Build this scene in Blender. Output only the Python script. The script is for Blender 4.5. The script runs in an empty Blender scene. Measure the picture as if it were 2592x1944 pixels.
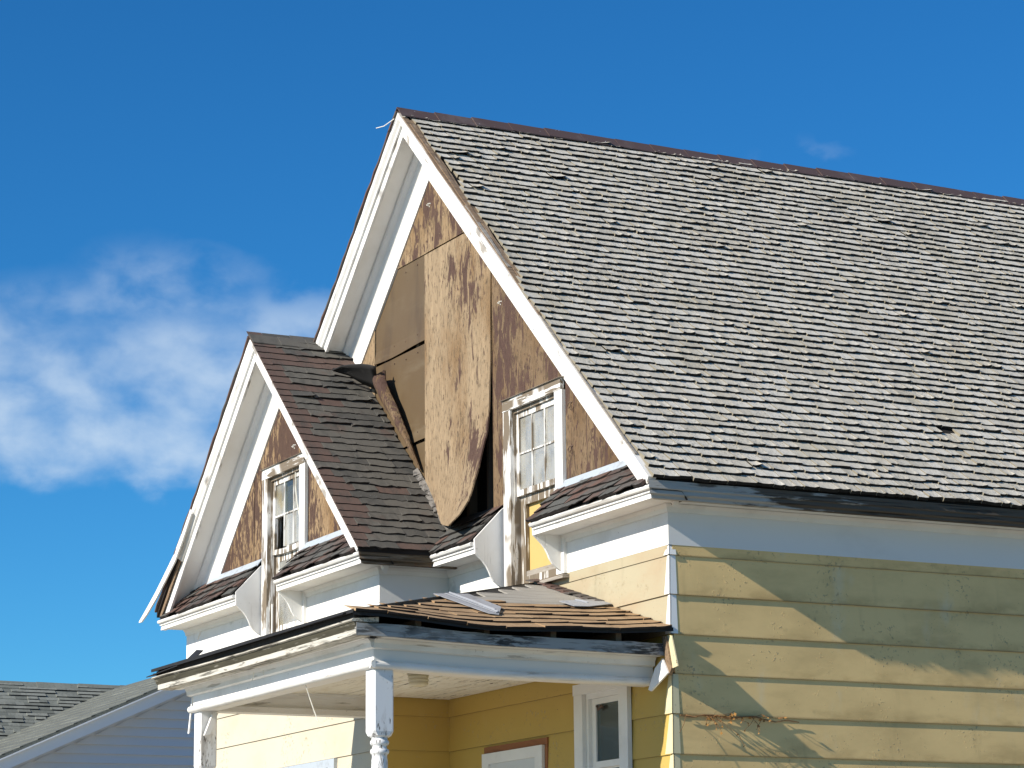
import bpy, math, random
from mathutils import Vector, Matrix, noise
R = random.Random(7)
rad = math.radians
scene = bpy.context.scene
Z0 = 4.754                      # height of the frieze line (local z = 0) above the ground

# ------------------------------------------------------------------ camera
cam_d = bpy.data.cameras.new('camera'); cam = bpy.data.objects.new('camera', cam_d)
scene.collection.objects.link(cam); scene.camera = cam
yaw, pitch, roll = rad(63.078), rad(12.2387), rad(-0.5602)
fw = Vector((-math.sin(yaw)*math.cos(pitch), math.cos(yaw)*math.cos(pitch), math.sin(pitch)))
rt0 = Vector((math.cos(yaw), math.sin(yaw), 0)); up0 = rt0.cross(fw)
rt = rt0*math.cos(roll) + up0*math.sin(roll); up = rt.cross(fw)
M = Matrix(((rt.x, up.x, -fw.x, 17.4086), (rt.y, up.y, -fw.y, -10.165), (rt.z, up.z, -fw.z, -3.104+Z0), (0, 0, 0, 1)))
cam.matrix_world = M
cam_d.sensor_width = 36; cam_d.lens = 6775.154*36/2592; cam_d.clip_end = 3000; cam_d.clip_start = .1
CAM = M.translation.copy()

# ------------------------------------------------------------------ light and sky
TO_SUN = Vector((.13, -1, .525)).normalized()
SUN_EL = math.asin(TO_SUN.z); SUN_AZ = math.atan2(TO_SUN.x, TO_SUN.y)
sun_d = bpy.data.lights.new('sun', 'SUN'); sun_d.energy = 5.0; sun_d.angle = rad(.53); sun_d.color = (1, .93, .82)
sun = bpy.data.objects.new('sun', sun_d); scene.collection.objects.link(sun)
sun.rotation_euler = (-TO_SUN).to_track_quat('-Z', 'Y').to_euler(); sun.location = (0, -30, 30)

world = bpy.data.worlds.new('World'); scene.world = world; world.use_nodes = True
class NT:
    """small helper to write node trees"""
    def __init__(s, tree): s.t = tree; tree.nodes.clear()
    def n(s, typ, ins=None, **kw):
        nd = s.t.nodes.new(typ)
        for k, v in kw.items(): setattr(nd, k, v)
        for k, v in (ins or {}).items(): s.put(nd.inputs[k], v)
        return nd
    def put(s, sock, v):
        if isinstance(v, bpy.types.Node): v = v.outputs[0]
        if isinstance(v, bpy.types.NodeSocket): s.t.links.new(v, sock)
        else:
            if isinstance(v, (tuple, list)) and len(v) == 3 and sock.type == 'RGBA': v = (*v, 1)
            sock.default_value = v
    def math(s, op, a, b=0., c=None, clamp=False):
        ins = {0: a, 1: b}
        if c is not None: ins[2] = c
        return s.n('ShaderNodeMath', ins, operation=op, use_clamp=clamp)
    def ramp(s, v, lo, hi, a=0., b=1.):
        return s.n('ShaderNodeMapRange', {0: v, 1: lo, 2: hi, 3: a, 4: b}, interpolation_type='SMOOTHSTEP')
    def mix(s, f, a, b, blend='MIX'):
        nd = s.n('ShaderNodeMix', data_type='RGBA', blend_type=blend)
        s.put(nd.inputs[0], f); s.put(nd.inputs[6], a); s.put(nd.inputs[7], b)
        return nd.outputs[2]
    def noise(s, vec, scale=1., detail=4., rough=.55, dist=0.):
        return s.n('ShaderNodeTexNoise', {'Vector': vec, 'Scale': scale, 'Detail': detail, 'Roughness': rough, 'Distortion': dist}).outputs[0]
    def scaled(s, vec, sc, off=(0, 0, 0)):
        nd = s.n('ShaderNodeMapping', {0: vec, 1: off, 3: sc}); return nd.outputs[0]

w = NT(world.node_tree)
sky = w.n('ShaderNodeTexSky', sky_type='NISHITA', sun_disc=False, sun_elevation=SUN_EL, sun_rotation=SUN_AZ,
          altitude=1500, air_density=1.0, dust_density=0.0, ozone_density=3.0)
hs = w.n('ShaderNodeHueSaturation', {'Hue': .5, 'Saturation': 1.25, 'Value': 1., 'Color': sky})
geo = w.n('ShaderNodeTexCoord')
dirv = geo.outputs['Generated']
sep = w.n('ShaderNodeSeparateXYZ', {0: dirv})
az = w.math('MULTIPLY', w.math('ARCTAN2', w.math('MULTIPLY', sep.outputs[0], -1.), sep.outputs[1]), 57.29578)
el = w.math('MULTIPLY', w.math('ARCSINE', sep.outputs[2]), 57.29578)
cv = w.n('ShaderNodeCombineXYZ', {0: az, 1: el})
warp = w.noise(w.scaled(cv, (.35, .5, 1), (3, 1, 0)), 1., 5., .6)
fine = w.noise(w.scaled(cv, (.55, .8, 1), (8, 5, 0)), 1., 6., .52, .15)
def blob(a0, e0, ra, re):
    dx = w.math('DIVIDE', w.math('SUBTRACT', az, a0), ra); dy = w.math('DIVIDE', w.math('SUBTRACT', el, e0), re)
    r2 = w.math('ADD', w.math('MULTIPLY', dx, dx), w.math('MULTIPLY', dy, dy))
    return w.ramp(r2, 1.6, 0.)
wx = w.math('MULTIPLY', w.math('SUBTRACT', warp, .5), 3.2)
az = w.math('ADD', az, wx); el = w.math('ADD', el, w.math('MULTIPLY', w.math('SUBTRACT', fine, .5), 1.7))
bank = None
for b in ((72.6, 11.7, 3.4, 1.5), (69.9, 12.1, 2.6, 1.45), (67.4, 12.9, 2.1, 1.3), (70.4, 11.0, 1.9, 1.0), (76.5, 11.9, 4., 1.8), (82, 10.5, 5, 2.2)):
    k = blob(*b); bank = k if bank is None else w.math('MAXIMUM', bank, k)
wisp = w.math('MULTIPLY', w.math('MAXIMUM', blob(70.6, 14.2, 2.4, 1.0), blob(72.9, 13.6, 2.2, .9)), .5)
far = w.math('MULTIPLY', w.ramp(w.noise(w.scaled(dirv, (1.6, 1.6, 4), (5, 2, 9)), 1.4, 3., .5), .56, .75), w.ramp(w.math('ABSOLUTE', w.math('SUBTRACT', az, 63.)), 14., 30.))
m0 = w.math('ADD', w.math('MULTIPLY', w.math('MULTIPLY', bank, .92), w.ramp(fine, .08, .92)), w.math('MULTIPLY', far, w.ramp(fine, .3, .8)))
m1 = w.math('ADD', m0, w.math('MULTIPLY', wisp, w.ramp(fine, .30, .85)))
thin = w.math('MULTIPLY', blob(56.4, 16.9, 1.3, .5), w.math('MULTIPLY', w.ramp(fine, .45, .75), .25))
cm = w.math('MULTIPLY', w.math('ADD', m1, thin, clamp=True), w.ramp(warp, .2, .5, .75, 1.))
tint = w.mix(1., hs, (.37, .84, 1.02), 'MULTIPLY')
skyc = w.mix(cm, tint, (5.3, 6.3, 7.3))
bg = w.n('ShaderNodeBackground', {'Color': skyc, 'Strength': .097})
w.n('ShaderNodeOutputWorld', {'Surface': bg})

scene.view_settings.view_transform = 'Standard'; scene.view_settings.look = 'None'
scene.view_settings.exposure = 0.40; scene.view_settings.gamma = 1

# ------------------------------------------------------------------ materials
MATS = {}
def material(name, base, layers=(), rough=.75, bump=None, spec=.3, var=None, extra=None):
    """base colour + list of (colour, (sx,sy,sz), detail, lo, hi, strength[, (mask scale, lo, hi)]) mixed over it by noise of the world position"""
    m = bpy.data.materials.new(name); m.use_nodes = True; t = NT(m.node_tree)
    pos = t.n('ShaderNodeNewGeometry').outputs['Position']
    col = t.n('ShaderNodeRGB').outputs[0]; col.default_value = (*base, 1)
    if var:
        at = t.n('ShaderNodeAttribute', attribute_name='var').outputs['Fac']
        for c, lo, hi, st in var: col = t.mix(t.math('MULTIPLY', t.ramp(at, lo, hi), st), col, c)
    h = None
    for i, L in enumerate(layers):
        c, sc, det, lo, hi, st = L[:6]
        nz = t.noise(t.scaled(pos, sc, (i*3.7+len(name), i*1.3, i*5.1)), 1., det, .6)
        f = t.math('MULTIPLY', t.ramp(nz, lo, hi), st)
        if len(L) > 6 and L[6]:
            ms, ml, mh = L[6]
            f = t.math('MULTIPLY', f, t.ramp(t.noise(t.scaled(pos, ms if isinstance(ms, tuple) else (ms, ms, ms), (11+i, 4, 7)), 1., 2.), ml, mh))
        col = t.mix(f, col, c)
        if bump and i == bump[0]: h = f
    if extra: col = extra(t, pos, col)
    b = t.n('ShaderNodeBsdfPrincipled', {'Base Color': col, 'Roughness': rough, 'Specular IOR Level': spec})
    if h is not None:
        bn = t.n('ShaderNodeBump', {'Height': h, 'Strength': abs(bump[1]), 'Distance': .02}, invert=bump[1] < 0)
        t.put(b.inputs['Normal'], bn)
    t.n('ShaderNodeOutputMaterial', {'Surface': b})
    MATS[name] = m
    return m

WOODG = (.19, .15, .105)
def white(name, grain, dirt=.35, peel=.5, lo=.60, hi=.66, base=(.80, .79, .76), mask=(.45, .62), spots=.5):
    gx = tuple(2.5 if g else 60 for g in grain)
    sx = tuple(2.0 if g else 22 for g in grain)
    return material(name, base, [((.46, .41, .33), (2.2, 2.2, 2.2), 6, .40, .80, dirt),
        ((.30, .25, .19), tuple(v*.5 for v in sx), 5, .54, .76, min(1., dirt*1.3)),
        (WOODG, sx, 7, lo, hi, peel, (3.2, *mask)), ((.10, .085, .07), gx, 4, .60, .70, peel*.8, (2.3, .44, .58)),
        ((.13, .115, .095), (42, 42, 42), 4, .655, .70, spots, (4.5, .46, .62))], .62, (2, -.35))
W_X = white('white_paint_x', (1, 0, 0)); W_Y = white('white_paint_y', (0, 1, 0)); W_Z = white('white_paint_z', (0, 0, 1))
W_R = white('white_paint_rake', (1, 0, 1), .36, .75, .57, .62, mask=(.46, .6), spots=.9)
W_CLEAN = white('white_paint_sound', (1, 0, 1), .28, .3, spots=.55)
W_SOF = white('white_paint_soffit', (1, 1, 1), .25, .1, base=(.80, .785, .75), spots=.25)
W_WIN = white('white_paint_flaking', (0, 0, 1), .45, 1., .47, .52, mask=(.36, .5), spots=.9)
W_ROT = white('white_paint_rotten', (0, 0, 1), .8, 1., .40, .46, mask=(.28, .42), spots=1.)
W_WINX = white('white_paint_flaking_head', (1, 0, 0), .45, 1., .46, .52, mask=(.36, .5), spots=.9)
W_FAR = material('white_paint_post', (.76, .76, .75), [((.40, .36, .31), (9, 9, 2.5), 6, .50, .68, .7, (4, .42, .6)), ((.10, .085, .07), (60, 60, 16), 6, .56, .62, .9, (3.2, .46, .58))], .55, (1, -.2))
W_SIDE = material('white_paint_frieze_long', (.74, .72, .68), [((.50, .48, .44), (1.5, 1.5, 3), 4, .5, .9, .3), ((.22, .2, .18), (9, 9, 9), 2, .79, .81, .8)], .5)
def _worn(t, pos, col):
    y = t.n('ShaderNodeSeparateXYZ', {0: pos}).outputs[1]
    n = t.noise(t.scaled(pos, (9, 2.2, 22)), 1., 6., .62)
    f = t.ramp(t.math('SUBTRACT', n, t.math('MULTIPLY', y, .16)), .34, .44)
    return t.mix(t.math('MULTIPLY', f, .9), col, (.44, .42, .38))
DARKWOOD = material('rotten_grey_wood', (.115, .095, .075), [((.30, .29, .28), (60, 1.2, 30), 6, .50, .66, .65, (1.1, .42, .7)), ((.02, .018, .016), (40, 1.5, 60), 4, .5, .7, .8), ((.16, .09, .05), (6, 4, 6), 3, .66, .75, .6)], .95, (1, -.4), spec=.05, extra=_worn)
FASCIA = material('blistered_fascia_wood', (.36, .355, .335), [((.03, .027, .024), (50, 6, 38), 7, .44, .54, .95, (1.6, .36, .55)), ((.03, .028, .026), (30, 3, 90), 5, .58, .66, .85), ((.6, .6, .6), (30, 5, 30), 4, .62, .7, .5)], .85, (0, -.4))
GUTTER = material('mildewed_white_gutter', (.56, .53, .46), [((.06, .055, .04), (2.0, 30, 30), 6, .46, .66, .9), ((.33, .22, .13), (5, 9, 9), 5, .60, .72, .8), ((.05, .045, .035), (5, 40, 60), 5, .58, .68, .9)], .8, (2, -.3))
MILDEW = material('mildewed_trough', (.075, .068, .045), [((.05, .045, .03), (2.5, 30, 30), 6, .45, .65, .85), ((.34, .32, .27), (4, 40, 40), 5, .58, .7, .7)], .85)
GREYWOOD = material('weathered_bare_wood', (.34, .30, .25), [((.13, .11, .09), (3, 3, 70), 5, .45, .7, .7), ((.5, .47, .42), (8, 1.5, 40), 5, .55, .75, .6)], .85, (0, -.3))
ROOFBOARD = material('grey_roof_boards', (.36, .335, .29), [((.13, .12, .10), (70, 2, 70), 5, .45, .7, .7), ((.46, .36, .22), (6, 2, 6), 4, .58, .75, .7)], .85, (0, -.3))
BROWNWOOD = material('raw_brown_wood', (.25, .17, .105), [((.09, .06, .04), (40, 3, 40), 5, .45, .7, .7), ((.5, .42, .32), (6, 30, 6), 5, .55, .7, .6)], .85, (0, -.3))
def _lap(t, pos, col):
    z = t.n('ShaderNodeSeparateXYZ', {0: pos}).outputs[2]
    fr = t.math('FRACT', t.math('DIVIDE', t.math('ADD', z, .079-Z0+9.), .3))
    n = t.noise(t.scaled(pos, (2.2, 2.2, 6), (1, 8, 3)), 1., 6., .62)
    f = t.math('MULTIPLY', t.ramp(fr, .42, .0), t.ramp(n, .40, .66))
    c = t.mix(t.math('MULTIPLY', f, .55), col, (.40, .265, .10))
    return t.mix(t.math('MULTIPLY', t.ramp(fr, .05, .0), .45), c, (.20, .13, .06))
def yellow(name, base, side, amt=1.):
    sp = (.42, .34, .19)
    d_ = tuple(c*.62 for c in base)
    lay = [((.52, .36, .15) if side else (.41, .30, .185), (1.1, 1.1, 2.2), 5, .42, .78, (.6 if side else .75)*amt),
           ((.46, .31, .125) if side else d_, (.9, .9, 3.2), 5, .50, .80, (.7 if side else .35)*amt),
           ((.40, .28, .12) if side else d_, (5, 5, .9), 5, .58, .82, .35*amt),
           (sp, (36, 36, 36), 5, .59, .65, .8, (2.4, .50, .62)),
           ((.12, .09, .06), (60, 60, 60), 2, .69, .73, .85, (3.0, .50, .64)),
           ((.24, .18, .09), (5, 5, 5), 4, .66, .82, .6*amt),
           ((.70, .64, .46) if side else (.62, .57, .46), (2.6, 2.6, 1.3), 5, .58, .80, .45*amt)]
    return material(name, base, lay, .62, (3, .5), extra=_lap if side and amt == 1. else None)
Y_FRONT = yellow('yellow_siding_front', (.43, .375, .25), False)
Y_WING = yellow('bleached_siding_wing', (.60, .54, .41), False, .4)  # bright sunlight on the wing front is put into this paler colour
LAPEDGE = material('lap_edge_grime', (.13, .085, .045), rough=.9)  # darker brown face along the bottom of each board
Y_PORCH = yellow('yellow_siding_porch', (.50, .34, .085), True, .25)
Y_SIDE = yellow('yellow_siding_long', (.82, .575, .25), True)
Y_CAP = material('cream_corner_metal', (.66, .58, .36), [((.45, .36, .22), (8, 8, 5), 5, .55, .75, .5), ((.12, .1, .07), (30, 30, 25), 5, .62, .68, .8, (5, .5, .65))], .5)
W_CAP = material('white_corner_metal', (.82, .81, .78), [((.55, .46, .33), (9, 9, 4), 4, .6, .8, .4)], .5)
def peel(name, base, paint, lo, streak=1., fine_lo=.63, st=.95):
    """weathered fibreboard with curling flakes of brown paint left on it"""
    def ex(t, pos, col):
        n1 = t.noise(t.scaled(pos, (10*streak, 10, 2.6*streak), (len(name), 0, 2)), 1., 8., .66, .7)
        n2 = t.noise(t.scaled(pos, (1.3, 1.3, .9), (2, 3, len(name)*.7)), 1., 2.)
        s1 = t.math('ADD', n1, t.math('MULTIPLY', t.math('SUBTRACT', n2, .5), .6))
        n3 = t.noise(t.scaled(pos, (34, 34, 11), (5, len(name), 1)), 1., 6., .6, .4)
        s2 = t.math('ADD', n3, t.math('MULTIPLY', t.math('SUBTRACT', n2, .5), .5))
        f1 = t.ramp(s1, lo, lo+.012); f2 = t.ramp(s2, fine_lo, fine_lo+.02)
        f = t.math('MAXIMUM', f1, f2)
        e1 = t.math('MULTIPLY', t.ramp(s1, lo-.05, lo), t.math('SUBTRACT', 1., f))
        c = t.mix(t.math('MULTIPLY', e1, .5), col, tuple(c*.30 for c in base))
        hl = t.math('MULTIPLY', t.ramp(s1, lo+.012, lo+.03), t.math('SUBTRACT', 1., t.ramp(s1, lo+.03, lo+.06)))
        pc = t.mix(t.math('MULTIPLY', hl, .35), paint, tuple(c*1.6 for c in paint))
        return t.mix(t.math('MULTIPLY', f, st), c, pc)
    return material(name, base, [(tuple(min(.5, c*1.35) for c in base), (16, 16, 3), 6, .45, .7, .6), ((base[0]*.62, base[1]*.50, base[2]*.36), (2.2, 2.2, 1.0), 6, .45, .72, .85), (tuple(c*.36 for c in base), (60, 60, 14), 6, .54, .68, .8), (tuple(c*.45 for c in base), (7, 7, 2), 6, .60, .75, .7)], .88, (2, -.5), extra=ex)
PAINTB = (.072, .040, .031)
T_FLAP = peel('tan_fibreboard_flap', (.285, .208, .128), PAINTB, .582)
T_UP = peel('tan_fibreboard_upper', (.27, .19, .11), PAINTB, .60, fine_lo=.62)
T_RIGHT = peel('tan_fibreboard_by_window', (.175, .118, .068), PAINTB, .565, fine_lo=.60)
T_WING = peel('peeling_brown_fibreboard', (.28, .19, .105), (.068, .038, .028), .47, 1.6, fine_lo=.52)
BROWN = material('smooth_brown_sheathing', (.115, .076, .038), [((.15, .11, .062), (2.5, 2.5, 2.0), 4, .45, .75, .5), ((.07, .045, .026), (4, 4, 1.0), 6, .46, .72, .7), ((.17, .13, .08), (1.2, 1.2, 7), 5, .56, .74, .45), ((.05, .035, .025), (30, 30, 30), 2, .74, .77, .8)], .55, spec=.4)
BLACK = material('black_void', (.012, .011, .010), rough=.95)
FELT = material('black_roofing_felt', (.02, .019, .019), [((.06, .055, .05), (8, 8, 8), 4, .55, .75, .6)], .7)
CEDAR = material('weathered_cedar', (.55, .505, .415), [((.64, .60, .52), (5, 14, 5), 4, .45, .75, .6), ((.30, .28, .23), (14, 110, 14), 5, .50, .72, .5), ((.10, .10, .085), (55, 55, 55), 4, .56, .64, .75, (1.7, .42, .60)), ((.40, .35, .24), (1.1, 1.1, 1.1), 4, .50, .75, .5), ((.26, .235, .18), (.6, 2.6, .6), 5, .56, .78, .5)], .9, (1, -.3),
                 var=[((.66, .62, .535), .5, 1., .75), ((.40, .365, .295), .4, .0, .7)])
CEDAREND = material('cedar_end_grain', (.018, .016, .014), [((.05, .042, .03), (40, 40, 40), 3, .6, .7, .6)], .95)  # weathered butt ends plus the shade of the gaps below, put into the colour
ASPH = material('slate_grey_asphalt', (.115, .108, .093), [((.055, .055, .05), (4, 9, 4), 5, .45, .75, .7), ((.17, .175, .16), (60, 60, 60), 3, .58, .75, .5), ((.12, .07, .055), (2.3, 2.3, 2.3), 5, .56, .74, .7), ((.33, .33, .32), (45, 45, 45), 2, .755, .775, .8)], .85, (2, .1),
                var=[((.118, .070, .056), .72, .8, .78), ((.07, .068, .062), .3, .1, .8)])
ASPHEND = material('asphalt_torn_edge', (.022, .018, .016), rough=.95)
BROWNSH = material('brown_asphalt', (.115, .068, .053), [((.085, .085, .078), (3, 3, 3), 4, .45, .62, .8), ((.045, .035, .03), (9, 9, 9), 5, .55, .75, .7)], .85, var=[((.085, .088, .08), .55, .75, .9), ((.06, .042, .036), .3, .1, .8)])
TANSH = material('tan_asphalt', (.36, .235, .125), [((.27, .165, .085), (3, 9, 3), 4, .45, .7, .7), ((.50, .34, .21), (60, 60, 60), 3, .55, .7, .6)], .9, var=[((.42, .29, .165), .6, 1., .7), ((.25, .15, .08), .4, .0, .7)])
RIDGE = material('brown_ridge_metal', (.095, .062, .055), [((.17, .14, .13), (3, 3, 3), 4, .5, .75, .5), ((.55, .55, .55), (38, 38, 38), 2, .73, .75, .9)], .6)
TAR = material('cracked_grey_flashing', (.20, .185, .165), [((.06, .055, .05), (22, 22, 22), 6, .45, .65, .8), ((.4, .38, .35), (60, 60, 60), 3, .6, .7, .6)], .9, (0, -.5))
METAL = material('grey_metal_patch', (.33, .34, .36), [((.20, .19, .18), (6, 6, 6), 5, .5, .7, .6)], .5, spec=.5)
TRIMBLUE = material('galvanised_flashing', (.42, .47, .52), [((.25, .25, .25), (9, 9, 9), 4, .5, .7, .5)], .45)
def glass(name, tint, dirt, dcol):
    m = bpy.data.materials.new(name); m.use_nodes = True; t = NT(m.node_tree)
    pos = t.n('ShaderNodeNewGeometry').outputs['Position']
    f = t.ramp(t.noise(t.scaled(pos, (4, 4, 3)), 1., 5.), .35, .7, dirt*.45, dirt)
    if dirt > .3: dcol = t.mix(t.ramp(t.noise(t.scaled(pos, (3, 3, 2.2), (7, 1, 4)), 1., 4.), .5, .66), dcol, (.50, .42, .25))
    tr = t.n('ShaderNodeBsdfTransparent', {'Color': tint})
    df = t.n('ShaderNodeBsdfDiffuse', {'Color': dcol})
    a = t.n('ShaderNodeMixShader', {0: f, 1: tr, 2: df})
    gl = t.n('ShaderNodeBsdfGlossy', {'Color': (.9, .95, 1), 'Roughness': .08})
    fr = t.n('ShaderNodeFresnel', {'IOR': 1.5})
    b = t.n('ShaderNodeMixShader', {0: t.math('MULTIPLY', fr, .4), 1: a, 2: gl})
    t.n('ShaderNodeOutputMaterial', {'Surface': b}); MATS[name] = m
    return m
GLASS = glass('dirty_window_glass', (.95, .95, .93), .55, (.52, .51, .47))
GLASS_D = glass('clear_window_glass', (.6, .68, .68), .12, (.4, .42, .4))
CURTAIN = material('grey_white_curtain', (.58, .56, .53), [((.40, .39, .38), (2, 2, 1), 4, .45, .7, .6)], .9)
YBOARD = material('yellow_board', (.55, .39, .14), [((.5, .42, .24), (3, 3, 3), 4, .5, .75, .6), ((.45, .30, .10), (5, 5, 2), 4, .6, .8, .5)], .8)
ORANGE = material('orange_board', (.40, .20, .055), [((.45, .3, .14), (6, 6, 3), 4, .5, .7, .5)], .8)
REDWOOD = material('orange_brown_wood', (.30, .12, .05), [((.15, .06, .03), (3, 30, 30), 4, .5, .7, .6)], .7)
DOORP = material('grey_white_door', (.62, .63, .62), [((.48, .48, .47), (2, 2, 2), 4, .5, .8, .5)], .5)
PORCHCEIL = material('peeling_porch_ceiling', (.74, .71, .62), [((.52, .43, .30), (1.5, 4, 4), 4, .5, .8, .5), ((.07, .05, .035), (5, 40, 10), 6, .58, .64, .85, ((.9, .9, .9), .47, .60)), ((.45, .36, .24), (4, 30, 10), 5, .55, .65, .5)], .75, (1, -.3))
LAMP = material('yellowed_plastic', (.42, .38, .27), rough=.5)
LAMPG = material('ribbed_frosted_glass', (.60, .55, .40), rough=.35, spec=.5)
STUD = material('old_stud_wood', (.14, .10, .065), rough=.9)
FLOORP = material('porch_floor_paint', (.50, .46, .40), [((.33, .29, .24), (3, 3, 3), 4, .5, .7, .6)], .6)
ROADM = material('road_asphalt', (.06, .06, .058), [((.09, .09, .085), (2, 2, 2), 5, .45, .7, .6)], .9)
CONC = material('foundation_concrete', (.46, .45, .42), [((.25, .24, .22), (3, 3, 3), 5, .45, .7, .6)], .9)
GRASS = material('dry_yard', (.44, .40, .31), [((.30, .28, .17), (.25, .25, .25), 6, .45, .65, .6), ((.50, .47, .38), (1.5, 1.5, 1.5), 5, .5, .75, .6)], .95)
TWIG = material('dry_twig', (.23, .12, .05), rough=.9)
LEAFD = material('dry_brown_leaf', (.33, .17, .05), rough=.9)
STRING = material('pale_string', (.7, .68, .6), rough=.8)
IRON = material('rusty_hook', (.13, .085, .06), rough=.7)
N_ROOF = material('grey_architectural_shingle', (.19, .20, .17), [((.24, .25, .215), (.8, 3, 3), 4, .45, .7, .6), ((.11, .115, .10), (25, 25, 25), 3, .5, .7, .6)], .9, var=[((.26, .27, .235), .55, .9, .8), ((.14, .15, .13), .4, .1, .8)])
N_ROOFD = material('grey_shingle_edge_on', (.13, .137, .12), [((.20, .21, .18), (1.2, 14, 14), 6, .45, .65, .8), ((.06, .065, .06), (20, 40, 40), 4, .5, .7, .6)], .9)
N_SIDE = material('pale_vinyl_siding', (.66, .67, .70), [((.5, .53, .58), (.6, .6, .6), 3, .45, .7, .4)], .5)
N_TRIM = material('white_aluminium_trim', (.80, .82, .85), [((.66, .68, .72), (.8, .8, .8), 3, .5, .8, .3)], .4)

# ------------------------------------------------------------------ mesh helpers
C = scene.collection
class MB:
    def __init__(s): s.v = []; s.f = []; s.m = []; s.var = []
    def add(s, pts, faces, m=0, var=.5):
        o = len(s.v); s.v += [tuple(p) for p in pts]; s.var += [var]*len(pts)
        for i, f in enumerate(faces):
            s.f.append(tuple(o+k for k in f)); s.m.append(m[i] if isinstance(m, list) else m)
        return s
    def box(s, x0, x1, y0, y1, z0, z1, m=0):
        p = [(x, y, z) for z in (z0, z1) for y in (y0, y1) for x in (x0, x1)]
        return s.add(p, [(0, 2, 3, 1), (4, 5, 7, 6), (0, 1, 5, 4), (2, 6, 7, 3), (0, 4, 6, 2), (1, 3, 7, 5)], m)
    def prism(s, a, b, m=0):
        """solid between two polygons with the same number of corners"""
        n = len(a); s.add(list(a)+list(b), [tuple(range(n))[::-1], tuple(range(n, 2*n))] + [(i, (i+1) % n, n+(i+1) % n, n+i) for i in range(n)], m)
        return s
    def ext(s, poly, vec, m=0):
        return s.prism(poly, [tuple(p[i]+vec[i] for i in range(3)) for p in poly], m)
    def sheet(s, grid, th, m=0, m2=None):
        """thick sheet from a grid of points, th = offset vector for its back"""
        r, c = len(grid), len(grid[0]); pts = [p for row in grid for p in row]
        back = [tuple(p[i]+th[i] for i in range(3)) for p in pts]; n = r*c
        F, K = [], []
        for i in range(r-1):
            for j in range(c-1):
                a = i*c+j; F.append((a, a+1, a+c+1, a+c)); K.append(m)
                F.append((n+a, n+a+c, n+a+c+1, n+a+1)); K.append(m if m2 is None else m2)
        rim = [j for j in range(c)] + [i*c+c-1 for i in range(1, r)] + [(r-1)*c+j for j in range(c-2, -1, -1)] + [i*c for i in range(r-2, 0, -1)]
        for k in range(len(rim)):
            a, b = rim[k], rim[(k+1) % len(rim)]; F.append((b, a, n+a, n+b)); K.append(m if m2 is None else m2)
        return s.add(pts+back, F, K)
    def lathe(s, cx, cy, prof, n=20, m=0):
        pts = []; F = []
        for z, r in prof: pts += [(cx+r*math.cos(6.28319*k/n), cy+r*math.sin(6.28319*k/n), z) for k in range(n)]
        for i in range(len(prof)-1):
            for k in range(n): F.append((i*n+k, i*n+(k+1) % n, (i+1)*n+(k+1) % n, (i+1)*n+k))
        F += [tuple(range(n))[::-1], tuple(range((len(prof)-1)*n, len(prof)*n))]
        return s.add(pts, F, m)
    def tube(s, path, r, n=5, m=0):
        pts, F = [], []
        for i, p in enumerate(path):
            a = Vector(path[max(0, i-1)]); b = Vector(path[min(len(path)-1, i+1)]); d = (b-a).normalized()
            u = d.orthogonal().normalized(); v = d.cross(u); rr = r[i] if isinstance(r, (list, tuple)) else r
            pts += [tuple(Vector(p)+u*rr*math.cos(6.28319*k/n)+v*rr*math.sin(6.28319*k/n)) for k in range(n)]
        for i in range(len(path)-1):
            for k in range(n): F.append((i*n+k, i*n+(k+1) % n, (i+1)*n+(k+1) % n, (i+1)*n+k))
        F += [tuple(range(n))[::-1], tuple(range((len(path)-1)*n, len(path)*n))]
        return s.add(pts, F, m)
    def mesh(s, name, mats, smooth=False, dz=Z0):
        me = bpy.data.meshes.new(name)
        me.from_pydata([(x, y, z+dz) for x, y, z in s.v], [], s.f)
        for mt in (mats if isinstance(mats, (list, tuple)) else [mats]): me.materials.append(mt)
        me.polygons.foreach_set('material_index', s.m)
        me.attributes.new('var', 'FLOAT', 'POINT').data.foreach_set('value', s.var)
        if smooth: me.polygons.foreach_set('use_smooth', [True]*len(me.polygons))
        me.update()
        return me
    def build(s, name, mats, parent=None, smooth=False, kind=None, dz=Z0):
        return link(name, s.mesh(name, mats, smooth, dz), parent, kind)
def link(name, me, parent=None, kind=None):
    o = bpy.data.objects.new(name, me); C.objects.link(o); o.parent = parent
    if kind: o['kind'] = kind
    return o
def thing(name, label, cat, loc=(0, 0, 0)):
    o = bpy.data.objects.new(name, None); C.objects.link(o); o.location = loc
    o['label'] = label; o['category'] = cat
    return o

# ------------------------------------------------------------------ main numbers (metres, local z = 0 at the bottom of the frieze)
TAN = .923; TH = math.atan(TAN); CT, ST = math.cos(TH), math.sin(TH)
XA, ZA, O1 = -4.2265, 4.643, .344            # main apex, rake overhang
XE, ZE = .308, .4576                         # main eave edge
WA, WB, WD = 3.878, 8.47, .669               # wing right corner, left corner, front plane
WXA, WZA, WY = -6.185, 2.849, -1.018         # wing apex
WXE = -3.565                                 # wing eave edge
YB = 9.0                                     # back of the house

# ================================================================== the setting
g = MB(); g.add([(-600, -600, 0), (600, -600, 0), (600, 600, 0), (-600, 600, 0)], [(0, 1, 2, 3)])
g.build('ground', GRASS, kind='structure', dz=0)
g = MB(); g.add([(-600, -11.5, .004), (600, -11.5, .004), (600, -5.5, .004), (-600, -5.5, .004)], [(0, 1, 2, 3)])
g.build('pavement', CONC, kind='structure', dz=0)
g = MB(); g.add([(4.5, -600, .008), (15.5, -600, .008), (15.5, 600, .008), (4.5, 600, .008)], [(0, 1, 2, 3)])
g.build('added_road', ROADM, kind='structure', dz=0)  # unseen dark strip, added to cut bounce light on the long wall

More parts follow.
